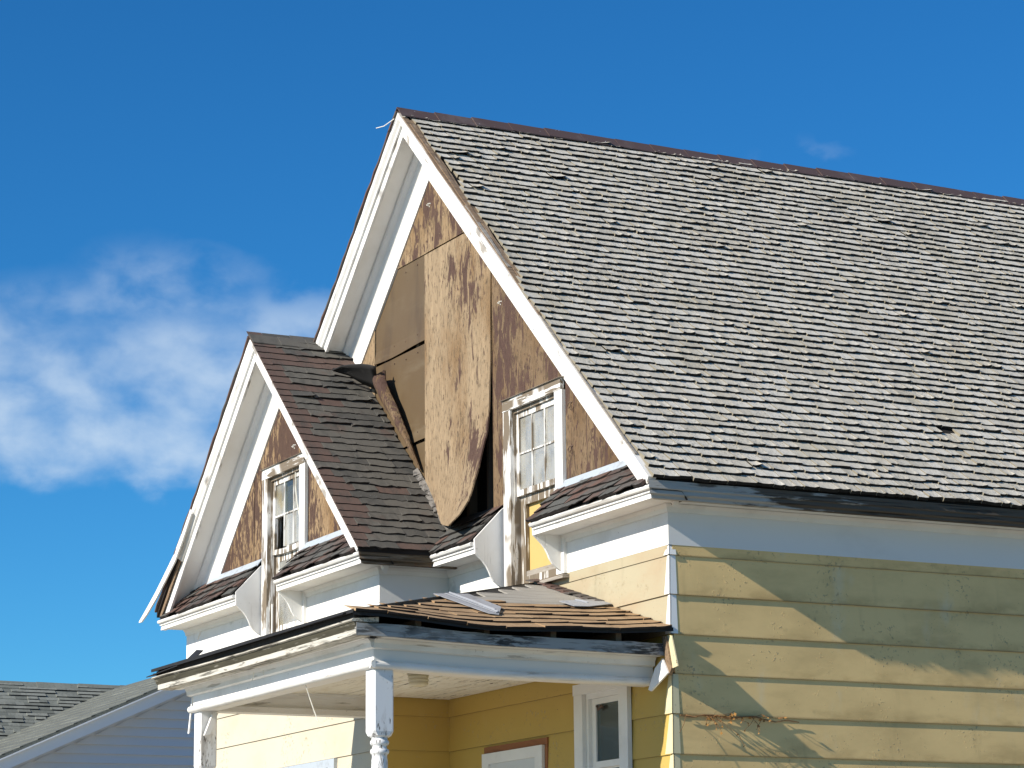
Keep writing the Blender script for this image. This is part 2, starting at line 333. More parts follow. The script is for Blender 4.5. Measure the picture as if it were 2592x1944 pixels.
house = thing('old_house', 'weathered pale yellow clapboard house with peeling brown gables and grey wood shingle roof', 'house')

# ------------------------------------------------------------------ siding boards
def sub_rects(r, holes):
    out = [r]
    for h in holes:
        nxt = []
        for a0, a1, z0, z1 in out:
            b0, b1, y0, y1 = max(a0, h[0]), min(a1, h[1]), max(z0, h[2]), min(z1, h[3])
            if b0 >= b1 or y0 >= y1: nxt.append((a0, a1, z0, z1)); continue
            if a0 < b0: nxt.append((a0, b0, z0, z1))
            if b1 < a1: nxt.append((b1, a1, z0, z1))
            if z0 < y0: nxt.append((b0, b1, z0, y0))
            if y1 < z1: nxt.append((b0, b1, y1, z1))
        out = nxt
    return out
def siding(parent, mat, a0, a1, place, kmax=14, holes=(), ztop=0., seed=0):
    """boards 0.3 m to the weather; place(a, out, z) -> point"""
    rr = random.Random(seed)
    for k in range(-1, kmax):
        zt, zb = (-.079-.3*k), (-.079-.3*(k+1))
        if k == -1: zt = ztop
        if zb >= ztop: continue
        zt = min(zt, ztop)
        dt = rr.uniform(-.002, .003)
        for (p0, p1, q0, q1) in sub_rects((a0, a1, zb, zt), holes):
            n = max(1, int((p1-p0)/1.2)); b = MB()
            off = lambda z: .0025 + (.0125+dt)*(zt-z)/.3 if k >= 0 else .012
            for i in range(n):
                s0, s1 = p0+(p1-p0)*i/n, p0+(p1-p0)*(i+1)/n
                wob = lambda s: .004*noise.noise(Vector((s*.7, k*3.1, seed)))
                z0a, z0b = (q0+wob(s0), q0+wob(s1)) if abs(q0-zb) < 1e-6 else (q0, q0)
                zu = q1+.02 if abs(q1-zt) < 1e-6 and k >= 0 else q1
                A = [place(s0, off(z0a), z0a), place(s1, off(z0b), z0b), place(s1, off(min(zu, zt)), zu), place(s0, off(min(zu, zt)), zu)]
                B = [place(s0, -.02, z0a), place(s1, -.02, z0b), place(s1, -.02, zu), place(s0, -.02, zu)]
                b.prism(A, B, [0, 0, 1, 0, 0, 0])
            b.build('siding_board', [mat(zt) if callable(mat) else mat, LAPEDGE], parent)

HX0, HX1 = -8.45, 0
# long side wall
lw = MB(); lw.box(-.12, -.025, .0, YB, -4.3, .40); long_wall = lw.build('long_wall', STUD, house)
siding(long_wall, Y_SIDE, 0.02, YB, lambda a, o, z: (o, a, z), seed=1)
# main front wall (porch recess below, gable above)
PWIN = (-1.44, -.66, -2.5, -.96); DOOR = (-3.12, -2.04, -3.6, -1.32)
MW = (-2.70, -1.62, 0., 1.625)
fwm = MB()
for r in sub_rects((-WA, -.12, -4.3, .02), [(-1.33, -.74, -2.4, -1.03), (-3.10, -2.10, -3.6, -1.36)]): fwm.box(r[0], r[1], .03, .1, r[2], r[3])
front_wall = fwm.build('front_wall', STUD, house)
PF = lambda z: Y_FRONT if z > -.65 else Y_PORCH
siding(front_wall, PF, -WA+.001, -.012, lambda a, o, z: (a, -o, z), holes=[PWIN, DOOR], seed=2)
# wing walls
wm = MB()
wm.box(-WB, -WA-.03, -WD+.03, -WD+.1, -4.3, -.02)
wm.box(-WA-.1, -WA-.03, -WD+.1, 0.1, -4.3, .42)
wing_wall = wm.build('wing_wall', STUD, house)
LWIN = (-6.3, -4.80, -3.0, -1.285)
siding(wing_wall, Y_WING, -WB+.01, -WA-.012, lambda a, o, z: (a, -WD-o, z), holes=[LWIN], seed=3, ztop=-.03)
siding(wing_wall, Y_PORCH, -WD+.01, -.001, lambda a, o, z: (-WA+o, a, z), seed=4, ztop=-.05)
# unseen sides and inside
rear = MB(); rear.box(-WB+.02, -.12, YB-.1, YB, -4.3, .3); rear.box(-WB, -WB+.1, -WD+.1, YB-.1, -4.3, .4)
rear.prism([(-WB+.1, YB-.05, .3), (-.1, YB-.05, .3), (XA, YB-.05, 4.35)], [(-WB+.1, YB, .3), (-.1, YB, .3), (XA, YB, 4.35)])
rear.build('rear_wall', Y_SIDE, house)
MB().box(-WB+.12, -.13, .12, YB-.12, -.02, .0).build('attic_floor', STUD, house)
f = MB(); f.box(-WB+.01, .0, .02, YB-.01, -Z0, -4.28); f.box(-WB+.01, -WA-.01, -WD+.02, .02, -Z0, -4.28); f.build('foundation', CONC, house)

# corner caps: one bent metal piece at each board end
def corner_cap(cx, cy, zt, zb, mat, wf=.045, ws=.055, flare=.02, full=True):
    b = MB(); t0, t1 = .006, flare
    # corner edge runs from (cx+t0, cy-t0, zt) to (cx+t1, cy-t1, zb)
    P = lambda dx, dy, t, z: (cx+dx+t, cy-dy-t, z)
    o_t, o_b = (cx+t0, cy-t0), (cx+t1, cy-t1)
    front = [(o_t[0]-wf*.6, o_t[1], zt), (o_t[0], o_t[1], zt), (o_b[0], o_b[1], zb), (o_b[0]-wf*1.5, o_b[1], zb)]
    side = [(o_t[0], o_t[1], zt), (o_t[0], o_t[1]+ws, zt), (o_b[0], o_b[1]+ws*1.25, zb), (o_b[0], o_b[1], zb)]
    b.prism(front, [(x, y+.012, z) for x, y, z in front]); b.prism([(x, y+.0, z) for x, y, z in side], [(x-.012, y+.013, z) for x, y, z in side])
    b.build('corner_cap', mat, house)
for k in range(-1, 14):
    zt = -.079-.3*k if k >= 0 else -.005; zb = -.079-.3*(k+1)
    if k == 2: continue
    corner_cap(0, 0, zt, zb+.004, W_CAP if k < 2 else Y_CAP, .05 if k < 2 else .075)
for k in range(-1, 14):
    zt = -.079-.3*k if k >= 0 else -.05; zb = -.079-.3*(k+1)
    if k >= 2: corner_cap(-WA, -WD, zt, zb+.004, Y_CAP, .05)
# the loose cap swung out of place beside the porch roof
b = MB(); b.prism([(0.0, -.035, -.69), (.072, -.04, -.70), (.255, -.10, -.95), (.14, -.08, -.955)], [(0.0, -.025, -.69), (.072, -.03, -.70), (.255, -.09, -.95), (.14, -.07, -.955)])
lc = b.build('corner_cap', Y_CAP, house); lc['label'] = 'loose corner cap hanging askew'
b = MB(); b.prism([(-.05, -.055, -.69), (.012, -.06, -.70), (.15, -.09, -.955), (.085, -.08, -1.0), (.0, -.06, -.87)], [(-.05, -.03, -.69), (.012, -.035, -.70), (.15, -.06, -.955), (.085, -.05, -1.0), (.0, -.04, -.87)])
b.build('rotten_corner_wood', BROWNWOOD, house)
b = MB(); b.prism([(.005, -.085, -.87), (.10, -.095, -.985), (-.15, -.10, -1.10), (-.19, -.10, -1.085), (-.10, -.09, -.93)], [(.005, -.07, -.87), (.10, -.08, -.985), (-.15, -.085, -1.10), (-.19, -.085, -1.085), (-.10, -.075, -.93)])
b.build('corner_cap_flap', W_CAP, house)

# ------------------------------------------------------------------ cornices (pent returns) and eaves
PENT = [(.24, .398), (.325, .398), (.337, .384), (.327, .368), (.300, .358), (.306, .344), (.288, .342), (.293, .300), (.24, .300)]
BED = [(.0, .309), (.056, .309), (.034, .283), (.027, .25), (.0, .25)]
def run(poly, place, a0, a1, b):
    e = lambda a, o, z: a(o, z) if callable(a) else a
    b.prism([place(e(a0, o, z), o, z) for o, z in poly], [place(e(a1, o, z), o, z) for o, z in poly])
def pent(x0, x1, yw, frieze_to=0., xs1=None, wall_x=None, roofz=None, sgn=1, xf0=None):
    """x0, x1 ends; wall_x = the corner the right end turns round (mitred); roofz = (apex x, apex z) of the gable roof that covers its end"""
    pl = lambda a, o, z: (a, yw-o, z)
    e1 = (lambda o, z: wall_x+o*.30/.337-.004) if wall_x is not None else x1
    b = MB(); run(PENT, pl, x0, e1, b); b.build('cornice_moulding', W_X, house)
    xs = x1 if xs1 is None else xs1; xf = x0+.012 if xf0 is None else xf0
    b = MB(); run([(.04, .311), (.25, .311), (.25, .33), (.04, .33)], pl, x0+.01, (lambda o, z: wall_x+o*.9) if wall_x is not None else x1-.02, b); b.build('cornice_soffit', W_SOF, house)
    b = MB(); run(BED, pl, xf, (lambda o, z: wall_x+o) if wall_x is not None else xs, b); b.build('bed_moulding', W_SOF, house)
    b = MB(); run([(-.03, frieze_to), (.014, frieze_to), (.014, .252), (-.03, .252)], pl, xf, xs, b); b.build('frieze_board', W_CLEAN, house)
    lim = lambda x, z: x
    if roofz: lim = lambda x, z: (min(x, roofz[0]+(roofz[1]-.07-z)/TAN) if sgn > 0 else max(x, roofz[0]-(roofz[1]-.07-z)/TAN))
    b = MB(); run([(.0, .30), (.05, .36), (.31, .36), (.325, .40), (.0, .735)], pl, (lambda o, z: lim(x0+.015, z)) if sgn < 0 else x0+.015, (lambda o, z: lim(x1-.005, z)) if sgn > 0 else x1-.005, b); return b.build('pent_roof', FELT, house)
def eave(ya, yb, x, dark, yf0, zlow=0.):
    pl = lambda a, o, z: (x+o, a, z)
    prof = [(.22, .425), (.300, .432), (.3025, .372), (.290, .362), (.293, .332), (.272, .318), (.270, .2985), (.22, .2985)]
    b = MB(); run(prof, pl, lambda o, z: ya-(o-.30)*1.12, yb, b); b.build('eave_moulding', dark, house)
    b = MB(); run([(.04, .312), (.24, .312), (.24, .33), (.04, .33)], pl, lambda o, z: ya+.305-o*1.02, yb, b); b.build('eave_soffit', W_SOF, house)
    b = MB(); run(BED, pl, lambda o, z: yf0+.012-o, yb, b); b.build('bed_moulding', W_SOF, house)
    b = MB(); run([(-.03, zlow), (.0145, zlow), (.0145, .253), (-.03, .253)], pl, yf0, yb, b); b.build('frieze_board', W_SIDE, house)
pentR = pent(-1.68, .300, 0., 0., .012, 0., (XA, ZA))
pentL = pent(-3.60, -2.765, 0., -.03, xf0=-WA+.016)
wpentR = pent(-5.56, -WA+.300, -WD, -.03, -WA+.012, -WA, (WXA, WZA))
wpentL = pent(-8.77, -6.62, -WD, -.03, roofz=(WXA, WZA), sgn=-1)
eave(-.337, YB+.2, 0., DARKWOOD, -.012)
ROTBROWN = material('rotten_brown_wood', (.15, .115, .08), [((.33, .30, .25), (50, 2, 26), 6, .52, .68, .7), ((.04, .03, .022), (30, 2, 60), 5, .48, .66, .85), ((.20, .10, .05), (6, 4, 6), 3, .6, .72, .6)], .95, (1, -.4), spec=.05)
eave(-WD-.337, -.0, -WA, ROTBROWN, -WD-.012, -.05)
# scroll-cut bracket boards closing the cornice beside each window
BR = [(.0, .725), (.045, .69), (.30, .425), (.296, .30), (.262, .272), (.222, .235), (.190, .196), (.168, .156), (.150, .115), (.122, .075), (.082, .042), (.03, .012), (.0, .0)]
for x, y in ((-2.768, 0), (-1.69, 0), (-6.635, -WD), (-5.575, -WD)):
    b = MB(); run([(o, z) for o, z in BR], lambda a, o, z: (a, y-o, z), x, x+.024, b); b.build('bracket_board', W_Z, house)

# ------------------------------------------------------------------ rakes
def rake(sgn, xa, za, yf, yw, s1, worn, cut=0.):
    """yf front plane of the overhang, yw wall plane; p measured down from the roof line"""
    def pt(s, p, y): return (xa+sgn*(s*CT-p*ST), y, za-s*ST-p*CT)
    def bar(prof, name, mat, e=0., s0=None, bend=None, n=1):
        b = MB(); n = n or 1
        for i in range(n):
            A, B = [], []
            for p, y in prof:
                m0 = p*TAN if s0 is None else s0
                a = m0+(s1+e-m0)*i/n; c = m0+(s1+e-m0)*(i+1)/n
                A.append(pt(a, p, y)); B.append(pt(c, p, y))
            b.prism(A, B)
        return b.build(name, mat, house)
    d = yw-yf
    bar([(.006, yf+.07), (.006, yf), (.05, yf+.004), (.075, yf+.028), (.095, yf+.034), (.095, yf+.07)], 'rake_crown', worn, -cut)
    bar([(.055, yf+.056), (.055, yf+.082), (.172, yf+.082), (.172, yf+.056)], 'rake_board', W_R, -.0)
    bar([(.125, yf+.082), (.125, yw-.004), (.108, yw-.004), (.108, yf+.082)], 'rake_soffit', W_SOF)
    bar([(.125, yw-.095), (.155, yw-.095), (.175, yw-.075), (.190, yw-.05), (.235, yw-.045), (.26, yw-.026), (.26, yw-.0), (.125, yw-.0)], 'bed_moulding', W_SOF)
    bar([(.15, yw+.012), (.15, yw-.026), (.455, yw-.026), (.455, yw+.012)], 'rake_frieze', W_CLEAN, -.30 if s1 > 5 or (sgn > 0) else 0)
rake(1, XA, ZA, -O1, 0, (XE-XA)/CT, W_R)
rake(-1, XA, ZA, -O1, 0, (6.27+XA)/CT, W_R)
rake(1, WXA, WZA, WY, -WD, (WXE-WXA)/CT, W_R)
rake(-1, WXA, WZA, WY, -WD, (8.72+WXA)/CT, W_R, .72)
for xa, za, yf, s1 in ((XA, ZA, -O1, (6.2+XA)/CT), (WXA, WZA, WY, (8.75+WXA)/CT)):
    b = MB(); gr = []
    n = int(s1/.11)
    for i in range(n+1):
        s_ = s1*i/n; o_ = .012+R.uniform(0, .014); p_ = -.010-R.uniform(0, .012)
        x, z = xa-s_*CT-p_*-ST, za-s_*ST-p_*CT
        gr.append([(x, yf-o_, z), (x, yf+.35, z)])
    b.sheet(gr, (.012, 0, -.016)); b.build('rake_shingle_edge', BROWNSH, house)
# rake strip torn loose at the foot of the wing gable, hanging past the cornice
b = MB(); gr = []
for x, z, wd in ((-7.75, 1.405, .07), (-8.0, 1.178, .085), (-8.2, 1.00, .09), (-8.45, .835, .085), (-8.7, .675, .08), (-8.95, .535, .07), (-9.10, .455, .05), (-9.15, .43, .02)):
    gr.append([(x, WY-.014-.03*max(0, -7.9-x), z), (x+wd*.6, WY-.018-.03*max(0, -7.9-x), z-wd*.8)])
b.sheet(gr, (0, .016, 0)); o = b.build('rake_strip', W_R, house); o['label'] = 'torn rake strip hanging down'
b = MB(); gr = []
for i in range(5):
    s = 2.62+i*.215; x = WXA-s*CT; z = WZA-s*ST-.03
    gr.append([(x, WY+.03, z), (x+.06*ST, WY+.03, z-.06*CT)])
b.sheet(gr, (0, .01, 0)); b.build('bare_rake_wood', BROWNWOOD, house)

# ------------------------------------------------------------------ gable sheathing panels
gable = MB(); 
gable.prism([(-8.3, .10, .40), (-.12, .10, .40), (XA, .10, 4.3)], [(-8.3, .115, .40), (-.12, .115, .40), (XA, .115, 4.3)])
# opening for the window is left dark behind
gable_back = gable.build('gable_wall', BLACK, house)
for x in (-5.2, -4.6, -4.05, -3.55, -3.15, -2.85): MB().box(x, x+.05, .02, .10, .45, min(3.6, 4.643-TAN*abs(x-XA)-.5)).build('stud', STUD, gable_back)
def topz(x, xa=XA, za=ZA): return za-TAN*abs(x-xa)-.30
def panel(poly, y, mat, name='sheathing_panel', th=.02, parent=None):
    b = MB(); b.prism([(x, y, z) for x, z in poly], [(x, y+th, z) for x, z in poly])
    return b.build(name, mat, parent)
panel([(-5.12, 3.342), (-4.306, 3.342), (-4.306, topz(-4.306)), (-4.5, topz(-4.5))], -.012, T_UP, parent=gable_back)
panel([(-4.296, 3.342), (-3.30, 3.342), (-3.30, topz(-3.30)), (XA, topz(XA)), (-4.296, topz(-4.296))], -.016, T_UP, parent=gable_back)
panel([(-2.962, .735), (-2.705, .70), (-2.705, 1.632), (-1.625, 1.632), (-1.625, topz(-1.625)), (-2.962, topz(-2.962))], -.010, T_RIGHT, parent=gable_back)
panel([(-1.612, .745), (-.36, .745), (-.30, topz(-.30)), (-1.612, topz(-1.612))], -.014, T_RIGHT, parent=gable_back)
panel([(-5.95, 2.2), (-5.484, 2.0), (-5.484, 3.0), (-5.35, 3.33), (-5.95, 3.33)], -.012, T_UP, parent=gable_back)
# smooth brown sheets, their lower edges lifting at the seams
def brown(z0, z1, x0, x1, lift0, lift1):
    b = MB(); gr = []
    for i in range(9):
        x = x0+(x1-x0)*i/8; t = i/8
        gr.append([(x, -.004-(lift0*(1-t)+lift1*t), z0-.012*math.sin(t*5)), (x, -.004, z0+.12), (x, -.002, z1)])
    b.sheet(gr, (0, .008, 0)); b.build('sheathing_panel', BROWN, gable_back)
brown(2.515, 3.345, -5.47, -4.32, .022, .006); brown(1.595, 2.495, -5.475, -4.322, .028, .010); brown(.95, 1.58, -4.95, -4.325, .02, .008)
for x, z in [(-5.3+.26*i, zz+.012*(i % 2)) for zz in (3.27, 2.60, 2.43, 1.68) for i in range(4)]:
    MB().lathe(0, 0, [(0, .008), (.006, .006)], 6).build('nail_head', IRON, gable_back, dz=0).matrix_basis = Matrix.Translation((x, -.006, z+Z0)) @ Matrix.Rotation(rad(90), 4, 'X')
# the big curled board
redge = [(3.325, 0), (2.6, .0), (2.1, .004), (1.75, .010), (1.42, .034), (1.145, .108), (.98, .155), (.815, .215), (.68, .30), (.565, .42)]
b = MB(); gr = []
nu = 14
def lerp(t, tab):
    for (t0, *v0), (t1, *v1) in zip(tab, tab[1:]):
        if t <= t1: k = (t-t0)/(t1-t0); return [a+(c-a)*k for a, c in zip(v0, v1)]
    return list(tab[-1][1:])
for j in range(nu+1):
    u = j/nu; row = []
    x = -4.335+(1.372)*u
    bot = (1.19-(x+4.335)*.955) if x < -3.86 else .737-(.737-.565)*((x+3.86)/.897)**.8
    for i in range(21):
        t = i/20; z, dl = lerp(t, [(k/9, a, c) for k, (a, c) in enumerate(redge)])
        zz = 3.325-(3.325-z)*(3.325-bot)/(3.325-.565)
        y = -.020-dl*u**1.7-.012*u*math.sin(t*3.1)
        row.append((x+.006*math.sin(i*1.7)*u**4, y, zz))
    gr.append(row)
b.sheet(gr, (.0, .014, 0)); o = b.build('sheathing_panel', T_FLAP, gable_back, smooth=False); o['label'] = 'large tan board curling away from the gable'
# peeled strip rolling off along the wing roof, with its dark tongue
b = MB(); gr = []
for (xl, zl, xr, zr_, dep) in ((-5.50, 2.36, -5.13, 2.40, .24), (-5.40, 2.27, -5.10, 2.31, .30), (-5.25, 2.10, -5.00, 2.16, .26), (-5.06, 1.93, -4.86, 2.00, .22), (-4.90, 1.78, -4.74, 1.83, .18), (-4.74, 1.64, -4.63, 1.68, .14), (-4.58, 1.48, -4.52, 1.50, .10), (-4.44, 1.32, -4.41, 1.335, .05)):
    row = []
    for k in range(8):
        t = k/7; a_ = t*2.6
        row.append((xl+(xr-xl)*t+1.98*dep*.55*math.sin(a_)*.5, -.03-dep*.55*math.sin(a_), zl+(zr_-zl)*t-.20*dep*math.sin(a_)))
    gr.append(row)
b.sheet(gr, (.004, .010, -.004)); b.build('peeled_strip', T_RIGHT, gable_back, smooth=True)
b = MB(); gr = []
for t, xu, zu, yu, xl, zl, yl in ((0, -5.62, 2.455, -.40, -5.62, 2.452, -.385), (.2, -5.50, 2.475, -.36, -5.53, 2.40, -.26), (.4, -5.40, 2.47, -.32, -5.46, 2.32, -.16), (.65, -5.24, 2.45, -.27, -5.38, 2.27, -.10), (.85, -5.12, 2.42, -.24, -5.32, 2.24, -.09), (1, -5.00, 2.38, -.22, -5.25, 2.22, -.09)):
    gr.append([(xu+(xl-xu)*k/4, yu+(yl-yu)*k/4, zu+(zl-zu)*k/4+.02*math.sin(k*.78)) for k in range(5)])
b.sheet(gr, (0, .004, .010)); b.build('peeled_tongue', FELT, gable_back, smooth=True)  # black colour stands in for the unlit underside of the curl
# wing gable panels
wg = MB(); wg.prism([(-8.2, -WD+.10, .40), (-WA-.12, -WD+.10, .40), (WXA, -WD+.10, 2.55)], [(-8.2, -WD+.115, .40), (-WA-.12, -WD+.115, .40), (WXA, -WD+.115, 2.55)])
wing_gable = wg.build('wing_gable_wall', BLACK, house)
wt = lambda x: topz(x, WXA, WZA)
panel([(-8.05, .70), (-6.885, .70), (-6.885, wt(-6.885)), (-8.05, wt(-8.05)+.05)], -WD-.014, T_WING, parent=wing_gable)
panel([(-6.878, .70), (-6.588, .70), (-6.588, 1.602), (-5.955, 1.602), (-5.955, wt(-5.955)), (WXA, wt(WXA)), (-6.878, wt(-6.878))], -WD-.011, T_WING, parent=wing_gable)
panel([(-5.949, 1.602), (-5.503, 1.602), (-5.503, wt(-5.503)), (-5.949, wt(-5.949))], -WD-.014, T_WING, parent=wing_gable)
panel([(-5.497, .70), (-5.02, .70), (-5.02, wt(-5.02)), (-5.497, wt(-5.497))], -WD-.012, T_WING, parent=wing_gable)
panel([(-5.012, .70), (-4.30, .70), (-4.30, wt(-4.30)), (-5.012, wt(-5.012))], -WD-.015, T_WING, parent=wing_gable)
# flashing strips along the top of the pent roofs
for x0, x1, y in ((-1.66, -.34, 0), (-8.05, -6.64, -WD), (-5.56, -4.25, -WD)):
    MB().prism([(x0, y-.02, .765), (x0, y-.075, .690), (x0, y-.072, .687), (x0, y-.017, .755)], [(x1, y-.02, .770), (x1, y-.075, .695), (x1, y-.072, .692), (x1, y-.017, .760)]).build('flashing_strip', TRIMBLUE, house)

# ------------------------------------------------------------------ the two gable windows
def gable_window(x0, x1, yw, bowed):
    b = MB(); zt = 1.525
    b.box(x0+.10, x0+.14, yw-.01, yw+.11, .0, zt); b.box(x1-.14, x1-.10, yw-.01, yw+.11, .0, zt); b.box(x0+.14, x1-.14, yw-.01, yw+.11, zt-.03, zt)
    win = b.build('window', W_ROT, house)
    MB().box(x0, x0+.135, yw-.045, yw-.0105, .0, zt).build('casing', W_WIN, win)
    MB().box(x1-.135, x1, yw-.045, yw-.0105, .0, zt).build('casing', W_CLEAN, win)
    MB().box(x0-.005, x1-.02, yw-.05, yw-.0105, zt+.001, zt+.098).build('head_casing', W_WINX, win)
    MB().prism([(x0-.02, yw-.012, zt+.115), (x0-.02, yw-.07, zt+.10), (x0-.02, yw-.07, zt+.0985), (x0-.02, yw-.012, zt+.0985)], [(x1+.01, yw-.012, zt+.115), (x1+.01, yw-.07, zt+.10), (x1+.01, yw-.07, zt+.0985), (x1+.01, yw-.012, zt+.0985)]).build('drip_cap', GREYWOOD, win)
    MB().prism([(x0-.03, yw+.10, .0), (x0-.03, yw-.075, -.018), (x0-.03, yw-.075, -.045), (x0-.03, yw+.10, -.03)], [(x1+.03, yw+.10, .0), (x1+.03, yw-.075, -.018), (x1+.03, yw-.075, -.045), (x1+.03, yw+.10, -.03)]).build('sill', GREYWOOD, win)
    a, c = x0+.142, x1-.142; y0, y1 = yw+.012, yw+.045
    zb, zu = .775, 1.494
    s = MB(); s.box(a, a+.05, y0, y1, zb, zu); s.box(c-.05, c, y0, y1, zb, zu); s.box(a+.05, c-.05, y0, y1, zu-.045, zu)
    n = 8
    for i in range(n):
        xa, xb = a+.05+(c-a-.10)*i/n, a+.05+(c-a-.10)*(i+1)/n
        dr = lambda x: -bowed*math.sin((x-a)/(c-a)*3.14159)
        s.prism([(xa, y0, zb+dr(xa)), (xb, y0, zb+dr(xb)), (xb, y0, zb+.05+dr(xb)), (xa, y0, zb+.05+dr(xa))], [(xa, y1, zb+dr(xa)), (xb, y1, zb+dr(xb)), (xb, y1, zb+.05+dr(xb)), (xa, y1, zb+.05+dr(xa))])
    s.build('sash_frame', W_WIN, win)
    px = [a+.05, a+.05+(c-a-.1)/3, a+.05+2*(c-a-.1)/3, c-.05]
    for k in (1, 2): MB().box(px[k]-.008, px[k]+.008, y0+.002, y1-.004, zb+.051, zu-.046).build('muntin', W_WIN, win)
    for k in range(3): MB().box(px[k]+(.0 if k == 0 else .0115), px[k+1]-(.0 if k == 2 else .0115), y0+.003, y1-.005, 1.131, 1.145).build('muntin', W_WIN, win)
    for k in range(3):
        for q, (za_, zb_) in enumerate(((.83, 1.127), (1.149, 1.447))):
            if bowed and k == 0 and q == 0: continue                 # the broken-out light
            MB().box(px[k]+.0, px[k+1]-.0, y0+.014, y0+.018, za_, zb_).build('pane', GLASS_D if bowed and k == 1 and q == 1 else GLASS, win)
    # lower sash
    yl0, yl1 = yw+.048, yw+.08
    s = MB(); s.box(a, a+.085, yl0, yl1, .03, .79); s.box(c-.085, c, yl0, yl1, .03, .79); s.box(a+.085, c-.085, yl0, yl1, .0, .085); s.box(a+.085, c-.085, yl0, yl1, .70, .79)
    s.build('sash_frame', W_ROT if not bowed else W_WIN, win)
    return win, a, c, yl1
win1, a1, c1, yb1 = gable_window(-2.70, -1.62, 0., 0.)
MB().box(a1+.06, c1, .085, .095, .0, .78).build('boarded_light', YBOARD, win1)
MB().box(a1+.088, c1-.088, .05, .072, .0855, .13).build('bottom_rail', GREYWOOD, win1)
gr = [[(a1+.02+i*.034, .082+.010*math.sin(i*1.3), .82), (a1+.02+i*.034, .086+.012*math.sin(i*1.3+.5), 1.44+.02*math.sin(i))] for i in range(15)]
MB().sheet(gr, (0, .003, 0)).build('curtain', CURTAIN, win1, smooth=True)
MB().prism([(c1-.30, .052, 1.36), (c1-.22, .052, 1.20), (c1-.03, .052, 1.17), (c1-.03, .052, 1.47), (c1-.34, .052, 1.47)], [(c1-.30, .055, 1.36), (c1-.22, .055, 1.20), (c1-.03, .055, 1.17), (c1-.03, .055, 1.47), (c1-.34, .055, 1.47)]).build('yellow_paper', YBOARD, win1)
win2, a2, c2, yb2 = gable_window(-6.59, -5.515, -WD, .018)
MB().box(a2+.086, c2-.086, -WD+.052, -WD+.056, .086, .70).build('pane', GLASS, win2)
gr = [[(a2+.24+i*.034, -WD+.080+.010*math.sin(i*1.1), .10), (a2+.16+i*.034, -WD+.075+.012*math.sin(i*1.1+.5), 1.02+.05*math.sin(i*.6)), (a2+.02+i*.036, -WD+.082, 1.30-.0*i)] for i in range(15)]
MB().sheet(gr, (0, .003, 0)).build('curtain', CURTAIN, win2, smooth=True)
MB().box(a2+.30, a2+.49, -WD+.034, -WD+.038, 1.13, 1.40).build('orange_board', ORANGE, win2)
b = MB(); b.tube([(c2-.20, -WD+.0, 1.52), (c2-.21, -WD+.004, 1.36), (c2-.16, -WD+.005, 1.18), (c2-.07, -WD+.004, .98), (c2-.04, -WD+.004, .84)], .005); b.build('curtain_cord', STRING, win2)
MB().tube([(-6.44, -WD+.01, .02), (-6.425, -WD+.004, .18), (-6.43, -WD+.006, .30)], .009).build('loose_stop', W_Z, win2)

# ------------------------------------------------------------------ shingles
def shingle_variant(rr, L, b, cup, curl, jag, var, nc=4, butt=-.004, side_mat=False):
    """unit-wide shingle: x across, y up the slope, z off the roof"""
    m = MB(); rows = (0., .42*L, L); pts = []
    for i, s in enumerate(rows):
        for j in range(nc):
            t = -.5+j/(nc-1); k = (1-s/L)
            n = b*k + (cup*(2*t)**2 + curl*(t+.5))*k*k
            pts.append((t, s+(rr.uniform(-jag, jag) if i == 0 else 0), n))
    for j in range(nc): pts.append((pts[j][0], pts[j][1], butt if curl < .012 else max(butt, pts[j][2]-.008)))
    F, K = [], []
    for i in range(2):
        for j in range(nc-1): a = i*nc+j; F.append((a, a+1, a+nc+1, a+nc)); K.append(0)
    o = 3*nc
    for j in range(nc-1): F.append((o+j, o+j+1, j+1, j)); K.append(1)
    F.append((o, 0, nc, 2*nc)); K.append(2 if side_mat else 0); F.append((o+nc-1, 3*nc-1, 2*nc-1, nc-1)); K.append(2 if side_mat else 0)
    m.add(pts, F, K, var); return m
def in_view(p, pad=.03):
    v = M.inverted() @ Vector((p[0], p[1], p[2]+Z0))
    if v.z > -.5: return None
    x, y = -v.x/v.z*6775.154/2592, -v.y/v.z*6775.154/2592
    return (-v.z) if abs(x) < .5+pad and abs(y) < .375+pad else None
def lay(name, jobs, variants, mats, parent, rest_name):
    """jobs: (origin, ew, es, en, width, variant index). The 300 that show largest are parts, the rest one part"""
    vis = sorted((d, i) for i, d in ((i, in_view(j[0])) for i, j in enumerate(jobs)) if d)
    keep = set(i for _, i in vis[:300])
    shared = [v.mesh(name, mats, dz=0) for v in variants]
    rest = MB()
    for i, (o, ew, es, en, wd, k) in enumerate(jobs):
        if i in keep:
            ob = link(name, shared[k], parent)
            a = ew*wd
            ob.matrix_basis = Matrix(((a.x, es.x, en.x, o[0]), (a.y, es.y, en.y, o[1]), (a.z, es.z, en.z, o[2]+Z0), (0, 0, 0, 1)))
        else:
            v = variants[k]; ov = Vector(o)
            off = len(rest.v)
            rest.v += [tuple(ov+ew*(x*wd)+es*y+en*z) for x, y, z in v.v]; rest.var += v.var
            rest.f += [tuple(off+q for q in f) for f in v.f]; rest.m += v.m
    if rest.v: rest.build(rest_name, mats, parent, kind='stuff')
def rows(L0, L1, exp): return [L0+i*exp for i in range(int((L1-L0)/exp)+1)]

ES = Vector((-CT, 0, ST)); EN = Vector((ST, 0, CT)); EY = Vector((0, 1, 0))
